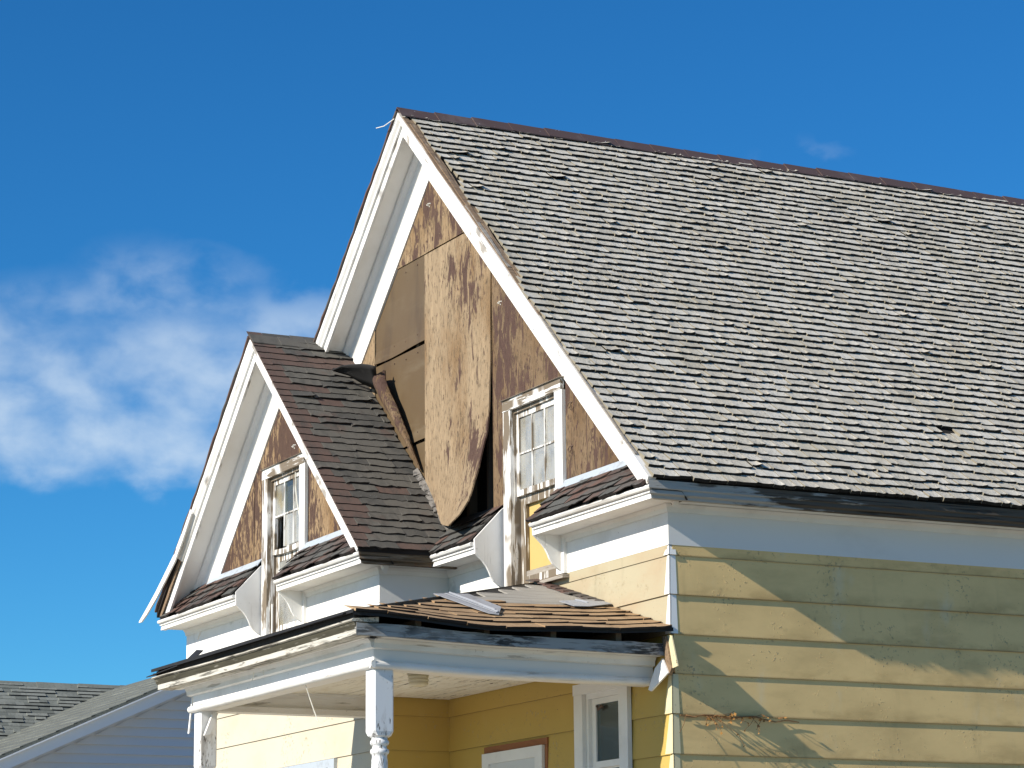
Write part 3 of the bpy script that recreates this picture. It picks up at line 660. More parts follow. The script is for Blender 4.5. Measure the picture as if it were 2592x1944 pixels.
# main roof
deck = MB()
deck.ext([(XE-.03, -.325, ZE+.03*TAN-.012), (XA, -.325, ZA-.012), (XA, -.325, ZA-.045), (XE-.03, -.325, ZE+.03*TAN-.045)], (0, YB+.6, 0))
deck.ext([(-8.75, .0, ZA-TAN*(8.75+XA)-.012), (XA, .0, ZA-.012), (XA, .0, ZA-.045), (-8.75, .0, ZA-TAN*(8.75+XA)-.045)], (0, YB+.3, 0))
deck.ext([(-6.05, -.335, ZA-TAN*(6.05+XA)-.006), (XA, -.335, ZA-.006), (XA, -.335, ZA-.04), (-6.05, -.335, ZA-TAN*(6.05+XA)-.04)], (0, .335, 0))
roof = deck.build('roof', CEDAREND, house)
rr = random.Random(3)
WV = []
for k in range(26):
    curl = rr.choice([0]*10+[.003, .006]); 
    WV.append(shingle_variant(rr, .165, rr.uniform(.0205, .0290), rr.uniform(.000, .0100), curl, .0055, rr.random(), side_mat=True))
for k in range(3): WV.append(shingle_variant(rr, .165, .026, .010, rr.uniform(.016, .024), .008, rr.random(), side_mat=True))
jobs = []
SL = (XE-XA)/CT
for i, s in enumerate(rows(-.012, SL-.10, .1165)):
    ss = s/SL
    y = -.315+.012*math.sin(s*7)+rr.uniform(-.012, .012)
    if s > 2.6: y += min(.085, (s-2.6)*.10)+.02*math.sin(s*4.1)+rr.uniform(-.02, .02)
    y -= 0
    sway = .006*math.sin(i*1.3)
    while y < YB-1.2:
        wd = rr.choice([.08, .095, .105, .115, .125, .135, .15, .165, .185])
        dz = sway + .016*noise.noise(Vector((y*.8, i*.4, 2))) + rr.uniform(-.0125, .0125)
        o = Vector((XE, y+wd/2, ZE)) + ES*(s+dz)
        if not (rr.random() < .0008 and s > .5):
            k = rr.randrange(26) if rr.random() > (.006 if s < 4.6 else .03) else 26+rr.randrange(3)
            jobs.append((o, EY, ES, EN, wd-rr.choice([.005, .009, .014]), k))
        y += wd
CEDARSIDE = material('cedar_split_edge', (.25, .22, .16), rough=.9)
lay('wood_shingle', jobs, WV, [CEDAR, CEDAREND, CEDARSIDE], roof, 'wood_shingles_beyond')
# bare lath strips showing along the rake where shingles broke away
for (s0, s1, y0, y1, n) in ((2.4, 6.05, -.335, -.285, .004), (2.9, 6.0, -.278, -.235, .007), (4.0, 5.9, -.310, -.262, .011), (3.2, 4.3, -.322, -.295, .009), (.3, 2.6, -.336, -.315, .006)):
    b = MB(); gr = []
    for i in range(12):
        s = s0+(s1-s0)*i/11; p = Vector((XE, 0, ZE))+ES*s+EN*(n+rr.uniform(-.002, .003))
        gr.append([(p.x, y0+rr.uniform(-.006, .006), p.z), (p.x, y1+rr.uniform(-.015, .015), p.z)])
    b.sheet(gr, tuple(EN*-.007)); b.build('lath_strip', rr.choice([BROWNWOOD, BROWNWOOD, GREYWOOD]), roof)
# ridge capping
y = -.35
while y < YB+.2:
    l = .42; b = MB(); dz = .006*math.sin(y*1.7)+rr.uniform(-.004, .004)
    for sg in (1, -1):
        A = [(XA, y, ZA+.045+dz), (XA+sg*.115, y, ZA+.045+dz-.115*TAN-.004), (XA+sg*.115, y+l, ZA+.036+dz-.115*TAN), (XA, y+l, ZA+.036+dz)]
        b.prism(A, [(p[0], p[1], p[2]-.010) for p in A])
    b.build('ridge_cap', RIDGE, roof); y += .385

# wing roof
wd_ = MB()
wd_.ext([(WXE-.005, WY+.006, WZA-TAN*(WXE-.005-WXA)-.012), (WXA, WY+.006, WZA-.012), (WXA, WY+.006, WZA-.045), (WXE-.005, WY+.006, WZA-TAN*(WXE-.005-WXA)-.045)], (0, -WY-.01, 0))
wd_.ext([(-8.76, WY+.006, WZA-TAN*(8.76+WXA)-.004), (WXA, WY+.006, WZA-.004), (WXA, WY+.006, WZA-.045), (-8.76, WY+.006, WZA-TAN*(8.76+WXA)-.045)], (0, -WY-.01, 0))
wing_roof = wd_.build('wing_roof', ASPHEND, house)
AV = []
for k in range(20):
    AV.append(shingle_variant(rr, .175, rr.uniform(.013, .022), rr.uniform(-.003, .006), rr.choice([0, 0, -.005, .006, .010]), .013, rr.uniform(.05, .70), 6))
for k in range(5): AV.append(shingle_variant(rr, .175, .012, .002, 0, .006, .85, 6))      # brown ones
for k in range(3): AV.append(shingle_variant(rr, .175, .015, .006, .03, .014, rr.uniform(.1, .6), 6))
jobs = []; SLW = (WXE-WXA)/CT
for i, s in enumerate(rows(-.015, SLW-.06, .1135)):
    y = WY-.012; wd = rr.uniform(.10, .30); first = True
    while y < -.03:
        wd = min(wd, -.012-y)
        dz = rr.uniform(-.009, .009)
        o = Vector((WXE, y+wd/2, WZA-TAN*(WXE-WXA)))+ES*(s+dz)
        brown_ = first or i in (0, 27, 28) or rr.random() < .05
        jobs.append((o, EY, ES, EN, wd-.003, 20+rr.randrange(5) if brown_ and rr.random() < .85 else (25+rr.randrange(3) if rr.random() < .04 else rr.randrange(20))))
        y += wd; first = False; wd = rr.uniform(.22, .33)
lay('asphalt_shingle', jobs, AV, [ASPH, ASPHEND], wing_roof, 'asphalt_shingles_beyond')
y = WY-.012
for l in (.30, .29, .31, .13):
    b = MB()
    for sg in (1, -1):
        A = [(WXA, y, WZA+.030), (WXA+sg*.11, y, WZA+.030-.11*TAN), (WXA+sg*.11, y+l, WZA+.024-.11*TAN), (WXA, y+l, WZA+.024)]
        b.prism(A, [(p[0], p[1], p[2]-.008) for p in A])
    b.build('ridge_cap', ASPH, wing_roof); y += l-.003
# step flashing where the wing roof runs into the gable
for i in range(14):
    s = .10+i*.085; p = Vector((WXE, 0, WZA-TAN*(WXE-WXA)))+ES*s
    b = MB(); q = p+ES*.10; w1 = rr.uniform(.05, .10)
    b.prism([tuple(p+Vector((0, -w1, 0))+EN*.022), tuple(p+Vector((0, -.022, 0))+EN*.05), tuple(q+Vector((0, -.022, 0))+EN*.05), tuple(q+Vector((0, -rr.uniform(.05, .09), 0))+EN*.018)],
            [tuple(p+Vector((0, -w1, 0))), tuple(p+Vector((0, -.012, 0))), tuple(q+Vector((0, -.012, 0))), tuple(q+Vector((0, -.06, 0)))])
    b.build('flashing_piece', TAR, wing_roof)
# pent roof shingles
PL = Vector((0, .325, .335)).normalized(); PN = Vector((0, -.335, .325)).normalized(); EX = Vector((1, 0, 0))
BV = [shingle_variant(rr, .16, rr.uniform(.012, .024), rr.uniform(0, .006), rr.choice([0, .006, .014]), .012, rr.random(), 6) for k in range(14)]
for par, x0_, x1_, yw, rz in ((pentR, -1.69, .29, 0., (XA, ZA, 1)), (pentL, -3.62, -2.77, 0., None), (wpentR, -5.57, -WA+.29, -WD, (WXA, WZA, 1)), (wpentL, -8.79, -6.64, -WD, (WXA, WZA, -1))):
    jobs = []
    for i in range(4):
        x0, x1 = x0_, x1_; zz = .404+i*.108*.718+.09
        if rz and rz[2] > 0: x1 = min(x1, rz[0]+(rz[1]-.05-zz)/TAN)
        if rz and rz[2] < 0: x0 = max(x0, rz[0]-(rz[1]-.05-zz)/TAN)
        x = x0+(0 if i % 2 else -.015); wd = rr.uniform(.12, .28)
        while x < x1-.03:
            wd = min(wd, x1-x); o = Vector((x+wd/2, yw-.338, .404))+PL*(i*.108+rr.uniform(-.008, .008))
            jobs.append((o, EX, PL, PN, wd-.003, rr.randrange(14))); x += wd; wd = rr.uniform(.2, .32)
    lay('asphalt_shingle', jobs, BV, [BROWNSH, ASPHEND], par, 'asphalt_shingles_beyond')

# ------------------------------------------------------------------ porch
PX, PY = -.235, -2.345                               # beam faces
def tab(y, t):
    for (a, u), (b_, v) in zip(t, t[1:]):
        if y <= b_: return u+(v-u)*max(0, (y-a)/(b_-a))
    return t[-1][1]
FT = [(-2.6, -.713), (-2.27, -.715), (-1.485, -.746), (0., -.75)]; FB = [(-2.6, -.800), (-2.27, -.803), (-1.485, -.829), (0, -.841)]
def yrun(name, mat, prof, y0, y1, n=10, jag=0.):
    """prof: (x, z function of y)"""
    b = MB()
    js = [R.uniform(-jag, jag) for _ in range(n+1)]
    for i in range(n):
        a, c = y0+(y1-y0)*i/n, y0+(y1-y0)*(i+1)/n
        b.prism([(x, a, z(a)+(js[i] if q == 0 else 0)) for q, (x, z) in enumerate(prof)], [(x, c, z(c)+(js[i+1] if q == 0 else 0)) for q, (x, z) in enumerate(prof)])
    return b.build(name, mat, house)
ft = lambda y: tab(y, FT); fb = lambda y: tab(y, FB)
sg_ = lambda y: fb(y)+.80
K = lambda z: (lambda y: z+sg_(y))
yrun('fascia_board', FASCIA, [(-.020, ft), (-.020, fb), (-.050, fb), (-.050, ft)], -2.575, -.045, 24, .004)
yrun('porch_soffit', W_Y, [(-.052, K(-.797)), (-.20, K(-.797)), (-.20, K(-.77)), (-.052, K(-.77))], -2.34, -.03)
yrun('bed_moulding', W_Y, [(-.175, K(-.7985)), (-.196, K(-.825)), (-.200, K(-.858)), (PX+.004, K(-.868)), (PX+.004, K(-.7985))], -2.36, -.03)
yrun('porch_beam', W_SIDE, [(PX, K(-.75)), (PX, K(-1.004)), (PX-.15, K(-1.004)), (PX-.15, K(-.75))], PY+.004, -.03)
prof = [(PX+.034*math.cos(a)+.002, K(-.978+.030*math.sin(a))) for a in [(-1.57+3.14*i/8) for i in range(9)]]
yrun('torus_moulding', W_Y, prof+[(PX+.001, K(-.948))], PY-.035, -.06, 10)
def xrun(name, mat, prof, x0, x1, n=1, bow=0.):
    b = MB()
    for i in range(n):
        a, c = x0+(x1-x0)*i/n, x0+(x1-x0)*(i+1)/n
        f = lambda x: -bow*math.sin((x-x0)/(x1-x0)*math.pi)
        b.prism([(a, y, z+f(a)) for y, z in prof], [(c, y, z+f(c)) for y, z in prof])
    return b.build(name, mat, house)
xrun('crown_moulding', GUTTER, [(-2.40, -.665), (-2.60, -.683), (-2.613, -.698), (-2.592, -.7035), (-2.40, -.7035)], -4.30, -.022, 8, .012)
xrun('eave_board', FELT, [(-2.575, -.680), (-2.50, -.680), (-2.50, -.612), (-2.575, -.640)], -4.27, -.06)
xrun('gutter_trough', MILDEW, [(-2.594, -.7055), (-2.586, -.722), (-2.570, -.752), (-2.55, -.7565), (-2.40, -.7565), (-2.40, -.7055)], -4.27, -.023, 8, .011)
xrun('fascia_board', GUTTER, [(-2.577, -.758), (-2.577, -.800), (-2.45, -.800), (-2.45, -.758)], -4.22, -.024, 8, .006)
xrun('porch_soffit', W_SOF, [(-2.449, -.797), (-2.385, -.797), (-2.385, -.77), (-2.449, -.77)], -4.19, -.21)
xrun('bed_moulding', W_X, [(-2.405, -.7985), (-2.384, -.825), (-2.380, -.858), (PY-.004, -.868), (PY-.004, -.7985)], -4.05, -.20)
xrun('porch_beam', W_CLEAN, [(PY, -.75), (PY, -1.001), (PY+.15, -1.001), (PY+.15, -.75)], -3.985, PX-.003)
prof = [(PY-.034*math.cos(a)-.002, -.978+.030*math.sin(a)) for a in [(-1.57+3.14*i/8) for i in range(9)]]
xrun('torus_moulding', W_X, prof+[(PY-.001, -.948)], -4.03, PX+.036)
b = MB(); b.box(-3.985, -3.83, PY+.16, -WD-.02, -1.002, -.80); b.build('porch_beam', W_Y, house)
b = MB(); b.box(-3.83, -3.80, PY+.16, -WD-.02, -1.004, -.955); b.build('beam_moulding', W_Y, house)
b = MB(); b.box(-3.83, -3.81, PY+.16, -WD-.02, -.845, -.822); b.build('beam_moulding', W_Y, house)
ceil = MB().box(-3.86, -.26, -2.19, -.01, -.80, -.78).build('porch_ceiling', BLACK, house)
y = -2.19
while y < -.02:
    l = min(.128, -.012-y); MB().box(-3.85, -.265, y, y+l-.006, -.823+.003*math.sin(y*9), -.801).build('ceiling_board', PORCHCEIL, ceil); y += .128
# turned posts
def post(x0, y0, wd, name='porch_post'):
    cx, cy, h = x0+wd/2, y0+wd/2, wd/2; b = MB(); ch = .012
    oct_ = lambda h, c, z: [(cx-h+c, cy-h, z), (cx+h-c, cy-h, z), (cx+h, cy-h+c, z), (cx+h, cy+h-c, z), (cx+h-c, cy+h, z), (cx-h+c, cy+h, z), (cx-h, cy+h-c, z), (cx-h, cy-h+c, z)]
    b.prism(oct_(h, ch, -1.002), oct_(h, ch, -1.455)); b.prism(oct_(h, ch, -1.455), oct_(h*.93, .03, -1.485)); b.prism(oct_(h*.93, .03, -1.485), oct_(h*.78, .045, -1.497))
    o = b.build(name, W_FAR, house)
    MB().prism(oct_(h, ch, -3.0), oct_(h, ch, -3.6)).build('post_base', W_FAR, o)
    t = MB(); q = .068
    t.lathe(cx, cy, [(-1.49, q*.86), (-1.515, q*.86), (-1.52, q*.98), (-1.535, q*1.02), (-1.548, q*.95), (-1.553, q*.80), (-1.575, q*.78), (-1.582, q*.95), (-1.597, q*1.03), (-1.612, q*.96), (-1.618, q*.82), (-1.64, q*.80), (-1.66, q*.86), (-1.72, q*.88), (-2.1, q*1.05), (-2.6, q*.95), (-2.85, q*.72), (-2.88, q*.95), (-2.93, q*1.0), (-2.96, q*.8), (-3.0, q*1.)], 24)
    t.build('turned_shaft', W_FAR, o, smooth=True)
post(-.402, -2.338, .158); post(-3.978, -2.338, .153)
b = MB(); b.prism([(-3.80, -2.25, -1.03), (-3.80, -2.20, -1.02), (-3.80, -2.27, -1.20), (-3.80, -2.32, -1.21)], [(-3.765, -2.25, -1.03), (-3.765, -2.20, -1.02), (-3.765, -2.27, -1.20), (-3.765, -2.32, -1.21)]); b.build('loose_stick', W_Z, house)
b = MB(); b.prism([(-4.04, -2.34, -.87), (-4.02, -2.34, -.87), (-4.09, -2.34, -1.17), (-4.125, -2.34, -1.17)], [(-4.04, -2.33, -.87), (-4.02, -2.33, -.87), (-4.09, -2.33, -1.17), (-4.125, -2.33, -1.17)]); b.build('loose_stick', W_Z, house)
# porch floor, steps and skirting (below the picture, they bounce light)
fl = MB(); fl.box(-3.99, -.22, -2.40, .0, -3.66, -3.6); porch_floor = fl.build('porch_floor', FLOORP, house)
MB().box(-3.95, -.26, -2.37, -2.34, -Z0, -3.66).build('porch_skirt', Y_FRONT, house); MB().box(-.28, -.25, -2.34, -.02, -Z0, -3.66).build('porch_skirt', Y_SIDE, house)
for i in range(5): MB().box(-2.9, -1.5, -2.41-.28*(i+1), -2.41-.28*i, -Z0, -3.6-.19*(i+1)).build('porch_step', FLOORP, house)
# porch window
pw = MB(); pw.box(-1.33, -1.29, -.02, .09, -2.45, -1.015); pw.box(-.78, -.742, -.02, .09, -2.45, -1.015); pw.box(-1.29, -.78, -.02, .09, -1.055, -1.015); pw.box(-1.29, -.78, -.02, .09, -2.45, -2.41)
pwin = pw.build('window', W_SOF, house)
MB().box(-1.47, -1.332, -.055, -.018, -2.45, -1.016).build('casing', W_SOF, pwin); MB().box(-.74, -.60, -.055, -.018, -2.45, -1.016).build('casing', W_SOF, pwin)
MB().box(-1.48, -.595, -.058, -.018, -1.015, -.93).build('head_casing', W_SOF, pwin); MB().box(-1.5, -.57, -.08, .0, -2.50, -2.45).build('sill', W_SOF, pwin)
for zb, zt, y0 in ((-1.60, -1.056, .01), (-2.41, -1.565, .045)):
    s = MB(); s.box(-1.29, -1.225, y0, y0+.033, zb, zt); s.box(-.845, -.78, y0, y0+.033, zb, zt); s.box(-1.225, -.845, y0, y0+.033, zt-.045, zt); s.box(-1.225, -.845, y0, y0+.033, zb, zb+.05); s.build('sash_frame', W_SOF, pwin)
    MB().box(-1.225, -.845, y0+.014, y0+.018, zb+.05, zt-.045).build('pane', GLASS_D, pwin)
b = MB(); b.tube([(-1.19, .005, -1.115), (-1.17, .003, -1.145), (-1.14, .006, -1.13), (-1.12, .004, -1.12), (-1.10, .006, -1.135)], .012); b.build('window_catch', IRON, pwin)
# storm door
dr = MB(); dr.box(-3.157, -3.03, -.045, -.012, -3.6, -1.355); dr.box(-2.18, -2.05, -.045, -.012, -3.6, -1.355); dr.box(-3.03, -2.18, -.045, -.012, -1.445, -1.355); dr.box(-3.03, -2.18, -.045, -.012, -3.6, -3.4)
door = dr.build('storm_door', W_SOF, house)
MB().box(-3.03, -2.18, -.03, -.02, -3.4, -1.446).build('door_panel', DOORP, door)
MB().box(-3.157, -2.0, -.022, .0, -1.354, -1.298).build('door_header', REDWOOD, door); MB().box(-2.046, -2.0, -.02, .0, -3.6, -1.355).build('door_stop', REDWOOD, door)
MB().box(-3.10, -2.10, .02, .03, -3.6, -1.36).build('door_void', BLACK, door)
# lower window of the wing
lw2 = MB(); lw2.box(-6.30, -6.16, -WD-.04, -WD+.06, -3.0, -1.286); lw2.box(-4.94, -4.80, -WD-.04, -WD+.06, -3.0, -1.286); lw2.box(-6.16, -4.94, -WD-.04, -WD+.06, -1.36, -1.286); lw2.box(-6.16, -4.94, -WD-.04, -WD+.06, -3.0, -2.93)
lwin = lw2.build('window', TRIMBLUE, house)
MB().box(-5.57, -5.53, -WD-.02, -WD+.02, -2.93, -1.361).build('muntin', W_Z, lwin)
MB().box(-6.16, -5.572, -WD+.0, -WD+.005, -2.93, -1.361).build('pane', GLASS_D, lwin); MB().box(-5.528, -4.94, -WD+.0, -WD+.005, -2.93, -1.361).build('pane', GLASS_D, lwin)

# porch roof
def zr(x, y):
    t = max(0., min(1., (y+2.55)/2.5))
    return -.628+.284*(.03-x) - .062*math.sin(math.pi*t)*max(0., 1-(.03-x)/1.5) + .008*math.sin(y*5)*max(0., 1-(.03-x)/.8)
def hip(x): return -2.62+(.03-x)*(2.62/2.208)
b = MB(); gr = []
for i in range(15):
    x = .035-2.213*i/14; gr.append([(x, hip(x)+(0-.0-hip(x))*j/12, zr(x, hip(x)+(0-hip(x))*j/12)-.006) for j in range(13)])
b.sheet(gr, (0, 0, -.026)); 
zf = lambda y: -.622+.237*(y+2.62)
A = [(.03, -2.62), (-2.178, -.002), (-WA+.02, -.002), (-WA+.02, -WD-.02), (-4.28, -WD-.02), (-4.28, -2.62)]
b.prism([(x, y, zf(y)) for x, y in A], [(x, y, zf(y)-.025) for x, y in A])
b.prism([(-4.275, -2.61, -.66), (-4.275, -WD-.02, -.66), (-4.275, -WD-.02, zf(-WD)-.026)], [(-4.25, -2.61, -.66), (-4.25, -WD-.02, -.66), (-4.25, -WD-.02, zf(-WD)-.026)])
porch_roof = b.build('porch_roof', FELT, house)
TV = [shingle_variant(rr, .235, rr.uniform(.007, .015), rr.uniform(-.001, .004), rr.choice([0, 0, .004, .008]), .007, rr.random(), 5) for k in range(12)]
jobs = []
for i in range(7):
    x = .055-.158*i; y = hip(x)+rr.uniform(.0, .03)+(.06 if i else .02); wd = rr.uniform(.15, .32)
    while y < -.03:
        if y+wd > -.02: wd = -.02-y
        if wd < .02: break
        yc = y+wd/2; p = Vector((x, yc, zr(x, yc))); es = (Vector((x-.2, yc, zr(x-.2, yc)))-p).normalized()
        ew = (Vector((x, yc+wd/2, zr(x, yc+wd/2)))-Vector((x, yc-wd/2, zr(x, yc-wd/2)))).normalized(); en = ew.cross(es); en = en if en.z > 0 else -en
        if i < 6 or y < -1.15: jobs.append((p, ew, es, en, wd-.003, rr.randrange(12)))
        y += wd; wd = .315
lay('tan_shingle', jobs, TV, [TANSH, ASPHEND], porch_roof, 'tan_shingles_beyond')
x = -.90
while x > -2.05:
    b = MB(); ya = hip(x-.19)+.05+rr.uniform(0, .12); 
    gr = [[(x-.19, ya+(-.03-ya)*j/8, zr(x-.19, ya+(-.03-ya)*j/8)+.010) , (x, ya+(-.03-ya)*j/8, zr(x, ya+(-.03-ya)*j/8)+.006)] for j in range(9)]
    b.sheet(gr, (0, 0, -.012)); b.build('roof_board', ROOFBOARD, porch_roof); x -= .197
def patch(pts, lift):
    b = MB(); A = [(x, y, zr(x, y)+lift) for x, y in pts]; b.prism(A, [(x, y, z-.004) for x, y, z in A]); o = b.build('metal_patch', METAL, porch_roof)
    c_ = Vector(A[0]).lerp(Vector(A[1]), .5); e_ = Vector(A[-1]).lerp(Vector(A[2]), .5)
    MB().tube([tuple(c_+Vector((0, 0, .003))), tuple(c_.lerp(e_, .5)+Vector((0, 0, .006))), tuple(e_+Vector((0, 0, .002)))], .007, 6).build('rib', METAL, o)
patch([(-1.02, -1.50), (-1.10, -1.16), (-.60, -1.13), (-.30, -1.30), (-.33, -1.37)], .026); patch([(-.93, -.46), (-1.06, -.10), (-1.03, -.03), (-.86, -.03), (-.72, -.30), (-.72, -.44)], .030)
patch([(-1.03, -1.40), (-1.06, -1.30), (-.36, -1.26), (-.33, -1.31)], .034)
for i in range(9):                                        # torn step shingles up the wall line
    x = -1.0-i*.125; b = MB(); l = rr.uniform(.09, .15)
    A = [(x, -.02, zr(x, 0)+.035), (x-.15, -.02, zr(x-.15, 0)+.030), (x-.14, -l, zr(x-.14, -l)+.016), (x+.01, -l, zr(x, -l)+.026)]
    b.prism(A, [(p[0], p[1], p[2]-.009) for p in A]); b.build('step_shingle', BROWNSH, porch_roof)
# rafter ends in the open gap, felt flaps and crumbs on the front edge
for y in (-2.1, -1.55, -1.0, -.45): MB().box(-.9, -.045, y, y+.045, -.80, zr(-.05, y)-.034).build('rafter', STUD, porch_roof)
A = [(-2.42, -.79), (-.02, -.79), (-.02, zr(-1.25, -.02)-.05), (-1.12, zr(-1.25, -1.12)-.05), (-2.42, zf(-2.42)-.04)]
MB().prism([(-1.3, y, z) for y, z in A], [(-1.2, y, z) for y, z in A]).build('gap_light_block', BLACK, porch_roof)  # added black board, blocks light so the gap below the roof edge stays dark
for pts in ([(-4.40, -2.62, -.672), (-3.6, -2.635, -.655), (-3.55, -2.45, -.60), (-4.35, -2.40, -.62)], [(-4.12, -2.52, -.63), (-3.9, -2.54, -.625), (-3.86, -2.44, -.565), (-3.98, -2.42, -.555)], [(-3.88, -2.50, -.62), (-3.52, -2.52, -.61), (-3.56, -2.42, -.525), (-3.72, -2.42, -.505)], [(-3.6, -2.635, -.648), (-.1, -2.645, -.640), (-.1, -2.5, -.590), (-3.6, -2.5, -.590)]):
    b = MB(); b.prism(pts, [(p[0], p[1], p[2]-.008) for p in pts]); b.build('felt_flap', FELT, porch_roof)

# ------------------------------------------------------------------ small things
lt = thing('ceiling_light', 'round ribbed ceiling light on the peeling porch ceiling', 'ceiling light', (-1.90, -1.22, Z0-.823))
MB().lathe(0, 0, [(0, .088), (-.022, .09), (-.03, .084)], 28).build('base', LAMP, lt, smooth=False, dz=0)
MB().lathe(0, 0, [(-.03, .078), (-.04, .084), (-.052, .080), (-.056, .074), (-.064, .084), (-.078, .082), (-.082, .074), (-.092, .080), (-.108, .072), (-.116, .05), (-.118, .01)], 28).build('globe', LAMPG, lt, smooth=True, dz=0)
vine = thing('dry_vine', 'dry brown twigs and leaves caught under a board of the long wall', 'vine', (0.02, .5, Z0-1.3))
rv = random.Random(11)
MB().tube([(.006, -.45+i*.105, .012-.012*math.sin(i*1.9)-(.02 if i > 7 else 0)) for i in range(11)], [.005]*6+[.004]*5, 5).build('stem', TWIG, vine, dz=0)
for i in range(26):
    y = rv.uniform(.07, 1.0) if i < 14 else rv.uniform(.08, .5); z = -1.285; p = [Vector((.018, y, z))]; d = Vector((.035, rv.uniform(-.05, .07), rv.uniform(-.05, .012)))
    for k in range(rv.randint(2, 4)):
        p.append(p[-1]+d*rv.uniform(.5, 1.1)); d += Vector((rv.uniform(-.03, .01), rv.uniform(-.04, .04), rv.uniform(-.035, .02)))
        p[-1].x = max(.022, p[-1].x)
    b = MB(); b.tube([(q.x-.02, q.y-.5, q.z+1.3) for q in p], [.0035]+[.0022]*(len(p)-1), 4); tw = b.build('twig', TWIG, vine, dz=0)
    for k in range(rv.randint(1, 4)):
        q = p[-1-(k % len(p))]; b = MB(); s = rv.uniform(.012, .028); a = Vector((q.x-.02, q.y-.5, q.z+1.3))
        e = Vector((rv.uniform(-1, 1), rv.uniform(-1, 1), rv.uniform(-1, .2))).normalized()*s; h = e.orthogonal().normalized()*s*.5
        b.prism([tuple(a), tuple(a+e*.5+h), tuple(a+e*1.1), tuple(a+e*.5-h)], [tuple(a+Vector((.002, 0, .001))), tuple(a+e*.5+h*1.02), tuple(a+e*1.12), tuple(a+e*.5-h*1.02)]); b.build('leaf', LEAFD, vine, dz=0)
# wire hooks on the gable, screw eyes, dangling bits of string and wire
def hook(x, y, z, s, mat=IRON):
    MB().tube([(x+.01*s, y+.0, z+.035*s), (x-.02*s, y-.02, z+.03*s), (x-.03*s, y-.03, z), (x, y-.03, z-.02*s), (x+.03*s, y-.025, z), (x+.03*s, y-.015, z-.05*s)], .0045).build('wire_hook', mat, house)
hook(-1.50, -.014, 1.36, 1.0); hook(-1.50, -.014, .995, 1.0); hook(-3.50, -.35, 3.55, .45, STRING); hook(-2.1, -.35, 2.33, .4, STRING); hook(-5.0, -1.02, 1.56, .45, STRING)
for pts in ([(-1.55, -2.33, -1.0), (-1.54, -2.30, -1.1), (-1.50, -2.28, -1.2), (-1.44, -2.27, -1.29)], [(-2.45, -2.40, -.82), (-2.48, -2.40, -.88)], [(-2.25, -2.40, -.82), (-2.24, -2.40, -.86)], [(-4.26, -.36, 4.58), (-4.36, -.42, 4.53), (-4.45, -.46, 4.53)]):
    MB().tube(pts, .004, 4).build('loose_string', STRING, house)

# ------------------------------------------------------------------ the neighbouring house
nb = thing('neighbour_house', 'low grey roofed house with pale siding beyond the porch', 'house', (-23, 4, 0))
def nbuild(b, name, mat, parent=None, kind=None):
    b.v = [(x+23, y-4, z) for x, y, z in b.v]; return b.build(name, mat, parent or nb, kind=kind)
NM = .4477; nz = lambda y: -.274+NM*(y-.132); NYA = 3.6; NF = -18.3
roofz = lambda y: nz(y) if y <= NYA else nz(2*NYA-y)
NZ, NXR, NZR = .9, -24.25, 1.37
mz = lambda x: NZR-NZ*abs(x-NXR)
b = MB()
for sgn in (1, -1):
    A = [(NXR, -14, NZR), (NXR+sgn*4.3, -14, NZR-NZ*4.3), (NXR+sgn*4.3, -14, NZR-NZ*4.3-.1), (NXR, -14, NZR-.1)]; b.ext(A, (0, 30, 0))
nroof = nbuild(b, 'roof', N_ROOF)
b = MB(); A = [(NF, -3.2, nz(-3.2)), (NF, NYA, nz(NYA)), (NF, 2*NYA+3.2, nz(-3.2)), (NF, 2*NYA+3.2, nz(-3.2)-.06), (NF, NYA, nz(NYA)-.06), (NF, -3.2, nz(-3.2)-.06)]
b.ext(A, (-6.2, 0, 0)); croof = nbuild(b, 'gable_roof', N_ROOF)
b = MB(); b.box(-24.4, -18.65, -2.6, 2*NYA+2.6, -Z0, -1.7); b.prism([(-18.65, -2.6, -1.7), (-18.65, 2*NYA+2.6, -1.7), (-18.65, NYA, nz(NYA)-.15)], [(-18.75, -2.6, -1.7), (-18.75, 2*NYA+2.6, -1.7), (-18.75, NYA, nz(NYA)-.15)])
b.box(-28, -20.6, -13.5, 15.5, -Z0, -2.3)
nwall = nbuild(b, 'wall', N_SIDE)
z = nz(NYA)-.3
while z > -2.2:
    yl = .132+(z+.129+.274+.28)/NM; yr = 2*NYA-yl
    if yr-yl > .3:
        b = MB(); b.prism([(-18.600, yl-.25, z), (-18.648, yl, z+.129), (-18.66, yl, z+.129), (-18.66, yl-.25, z)], [(-18.600, yr+.25, z), (-18.648, yr, z+.129), (-18.66, yr, z+.129), (-18.66, yr+.25, z)])
        nbuild(b, 'siding_board', N_SIDE, nwall)
    z -= .129
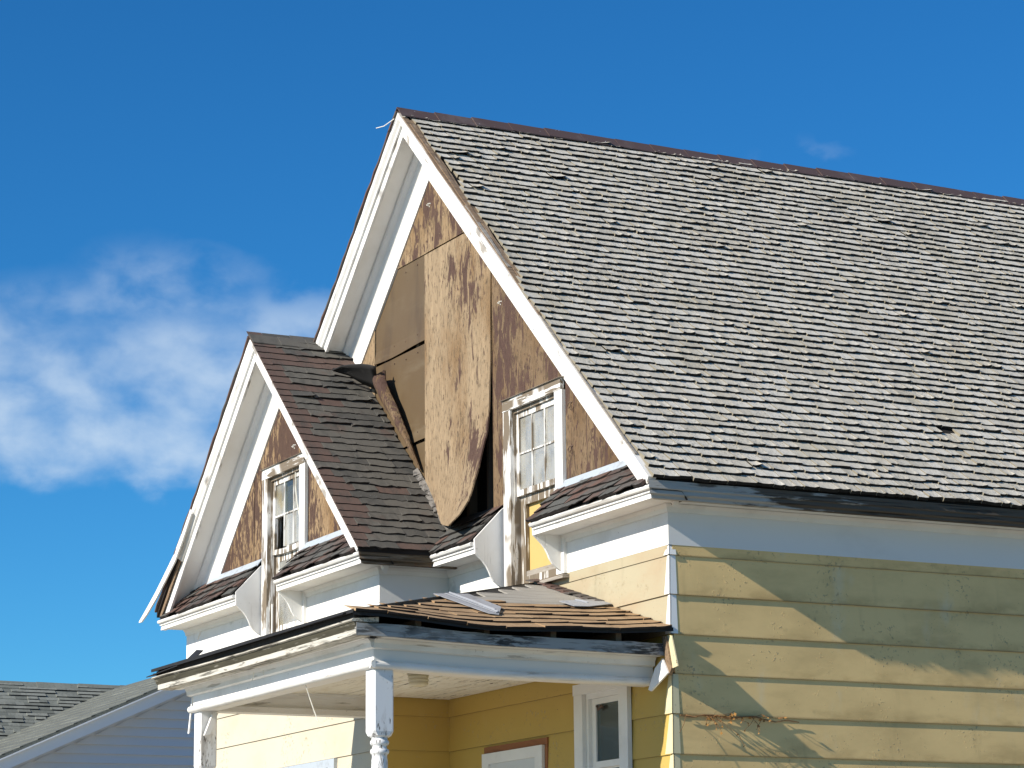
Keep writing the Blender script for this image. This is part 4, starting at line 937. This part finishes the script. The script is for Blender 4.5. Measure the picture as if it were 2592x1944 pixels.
for sgn in (1, -1):
    Y = (lambda y: y) if sgn == 1 else (lambda y: 2*NYA-y)
    b = MB(); A = [(-3.0, nz(-3.0)-.062), (NYA, nz(NYA)-.062), (NYA, nz(NYA)-.225), (-3.0, nz(-3.0)-.225)]
    b.prism([(NF-.03, Y(y), z) for y, z in A], [(NF-.06, Y(y), z) for y, z in A]); nbuild(b, 'rake_fascia', N_TRIM)
    b = MB(); A = [(-3.0, nz(-3.0)-.043), (NYA, nz(NYA)-.043), (NYA, nz(NYA)-.061), (-3.0, nz(-3.0)-.061)]
    b.prism([(NF+.035, Y(y), z) for y, z in A], [(NF-.03, Y(y), z) for y, z in A]); nbuild(b, 'drip_edge', N_TRIM)
    b = MB(); A = [(-3.0, nz(-3.0)-.20), (NYA, nz(NYA)-.20), (NYA, nz(NYA)-.22), (-3.0, nz(-3.0)-.22)]
    b.prism([(NF-.061, Y(y), z) for y, z in A], [(-18.66, Y(y), z) for y, z in A]); nbuild(b, 'rake_soffit', N_TRIM)
NS = Vector((-1, 0, NZ)).normalized(); NN = Vector((NZ, 0, 1)).normalized()
NV = [shingle_variant(rr, .125, rr.choice([.006, .009, .022, .026]), 0, 0, .001, rr.random(), 2, -.01) for k in range(14)]
jobs = []; sl0 = Vector((NXR+2.3, 0, NZR-NZ*2.3))
for i in range(36):
    y = -1.2+rr.uniform(0, .3)
    while y < 4.4:
        wd = rr.choice([.14, .17, .2, .24]); p = sl0+NS*(i*.088)+Vector((0, y+wd/2, 0))
        if p.z < NZR-.06 and p.z > roofz(p.y)-.05: jobs.append((p+Vector((23, -4, 0)), EY, NS, NN, wd, rr.randrange(14)))
        y += wd
M_keep = M.copy(); M = M.copy(); M.translation += Vector((23, -4, 0)); lay('roof_shingle', jobs, NV, [N_ROOF, ASPHEND], nroof, 'roof_shingles_beyond'); M = M_keep
for i in range(17):
    y = -.6+i*.25; b = MB()
    if y < NYA-.1:
        A = [(NF+.01, y, nz(y)+.016), (NF+.01, y+.3, nz(y+.3)+.003), (-24.2, y+.3, nz(y+.3)+.003), (-24.2, y, nz(y)+.022)]
        b.prism(A, [(p[0], p[1], p[2]-.02) for p in A]); nbuild(b, 'shingle_course', N_ROOFD, croof)
b = MB()
for i in range(40):
    y = -13+i*.7
    A = [(NXR, y, NZR+.02), (NXR+.14, y, NZR+.02-.14*NZ), (NXR+.14, y+.7, NZR+.012-.14*NZ), (NXR, y+.7, NZR+.012)]
    if -2 < y < 6: q = MB(); q.prism(A, [(p[0]-.02, p[1], p[2]-.015) for p in A]); nbuild(q, 'ridge_cap', N_ROOF, nroof)
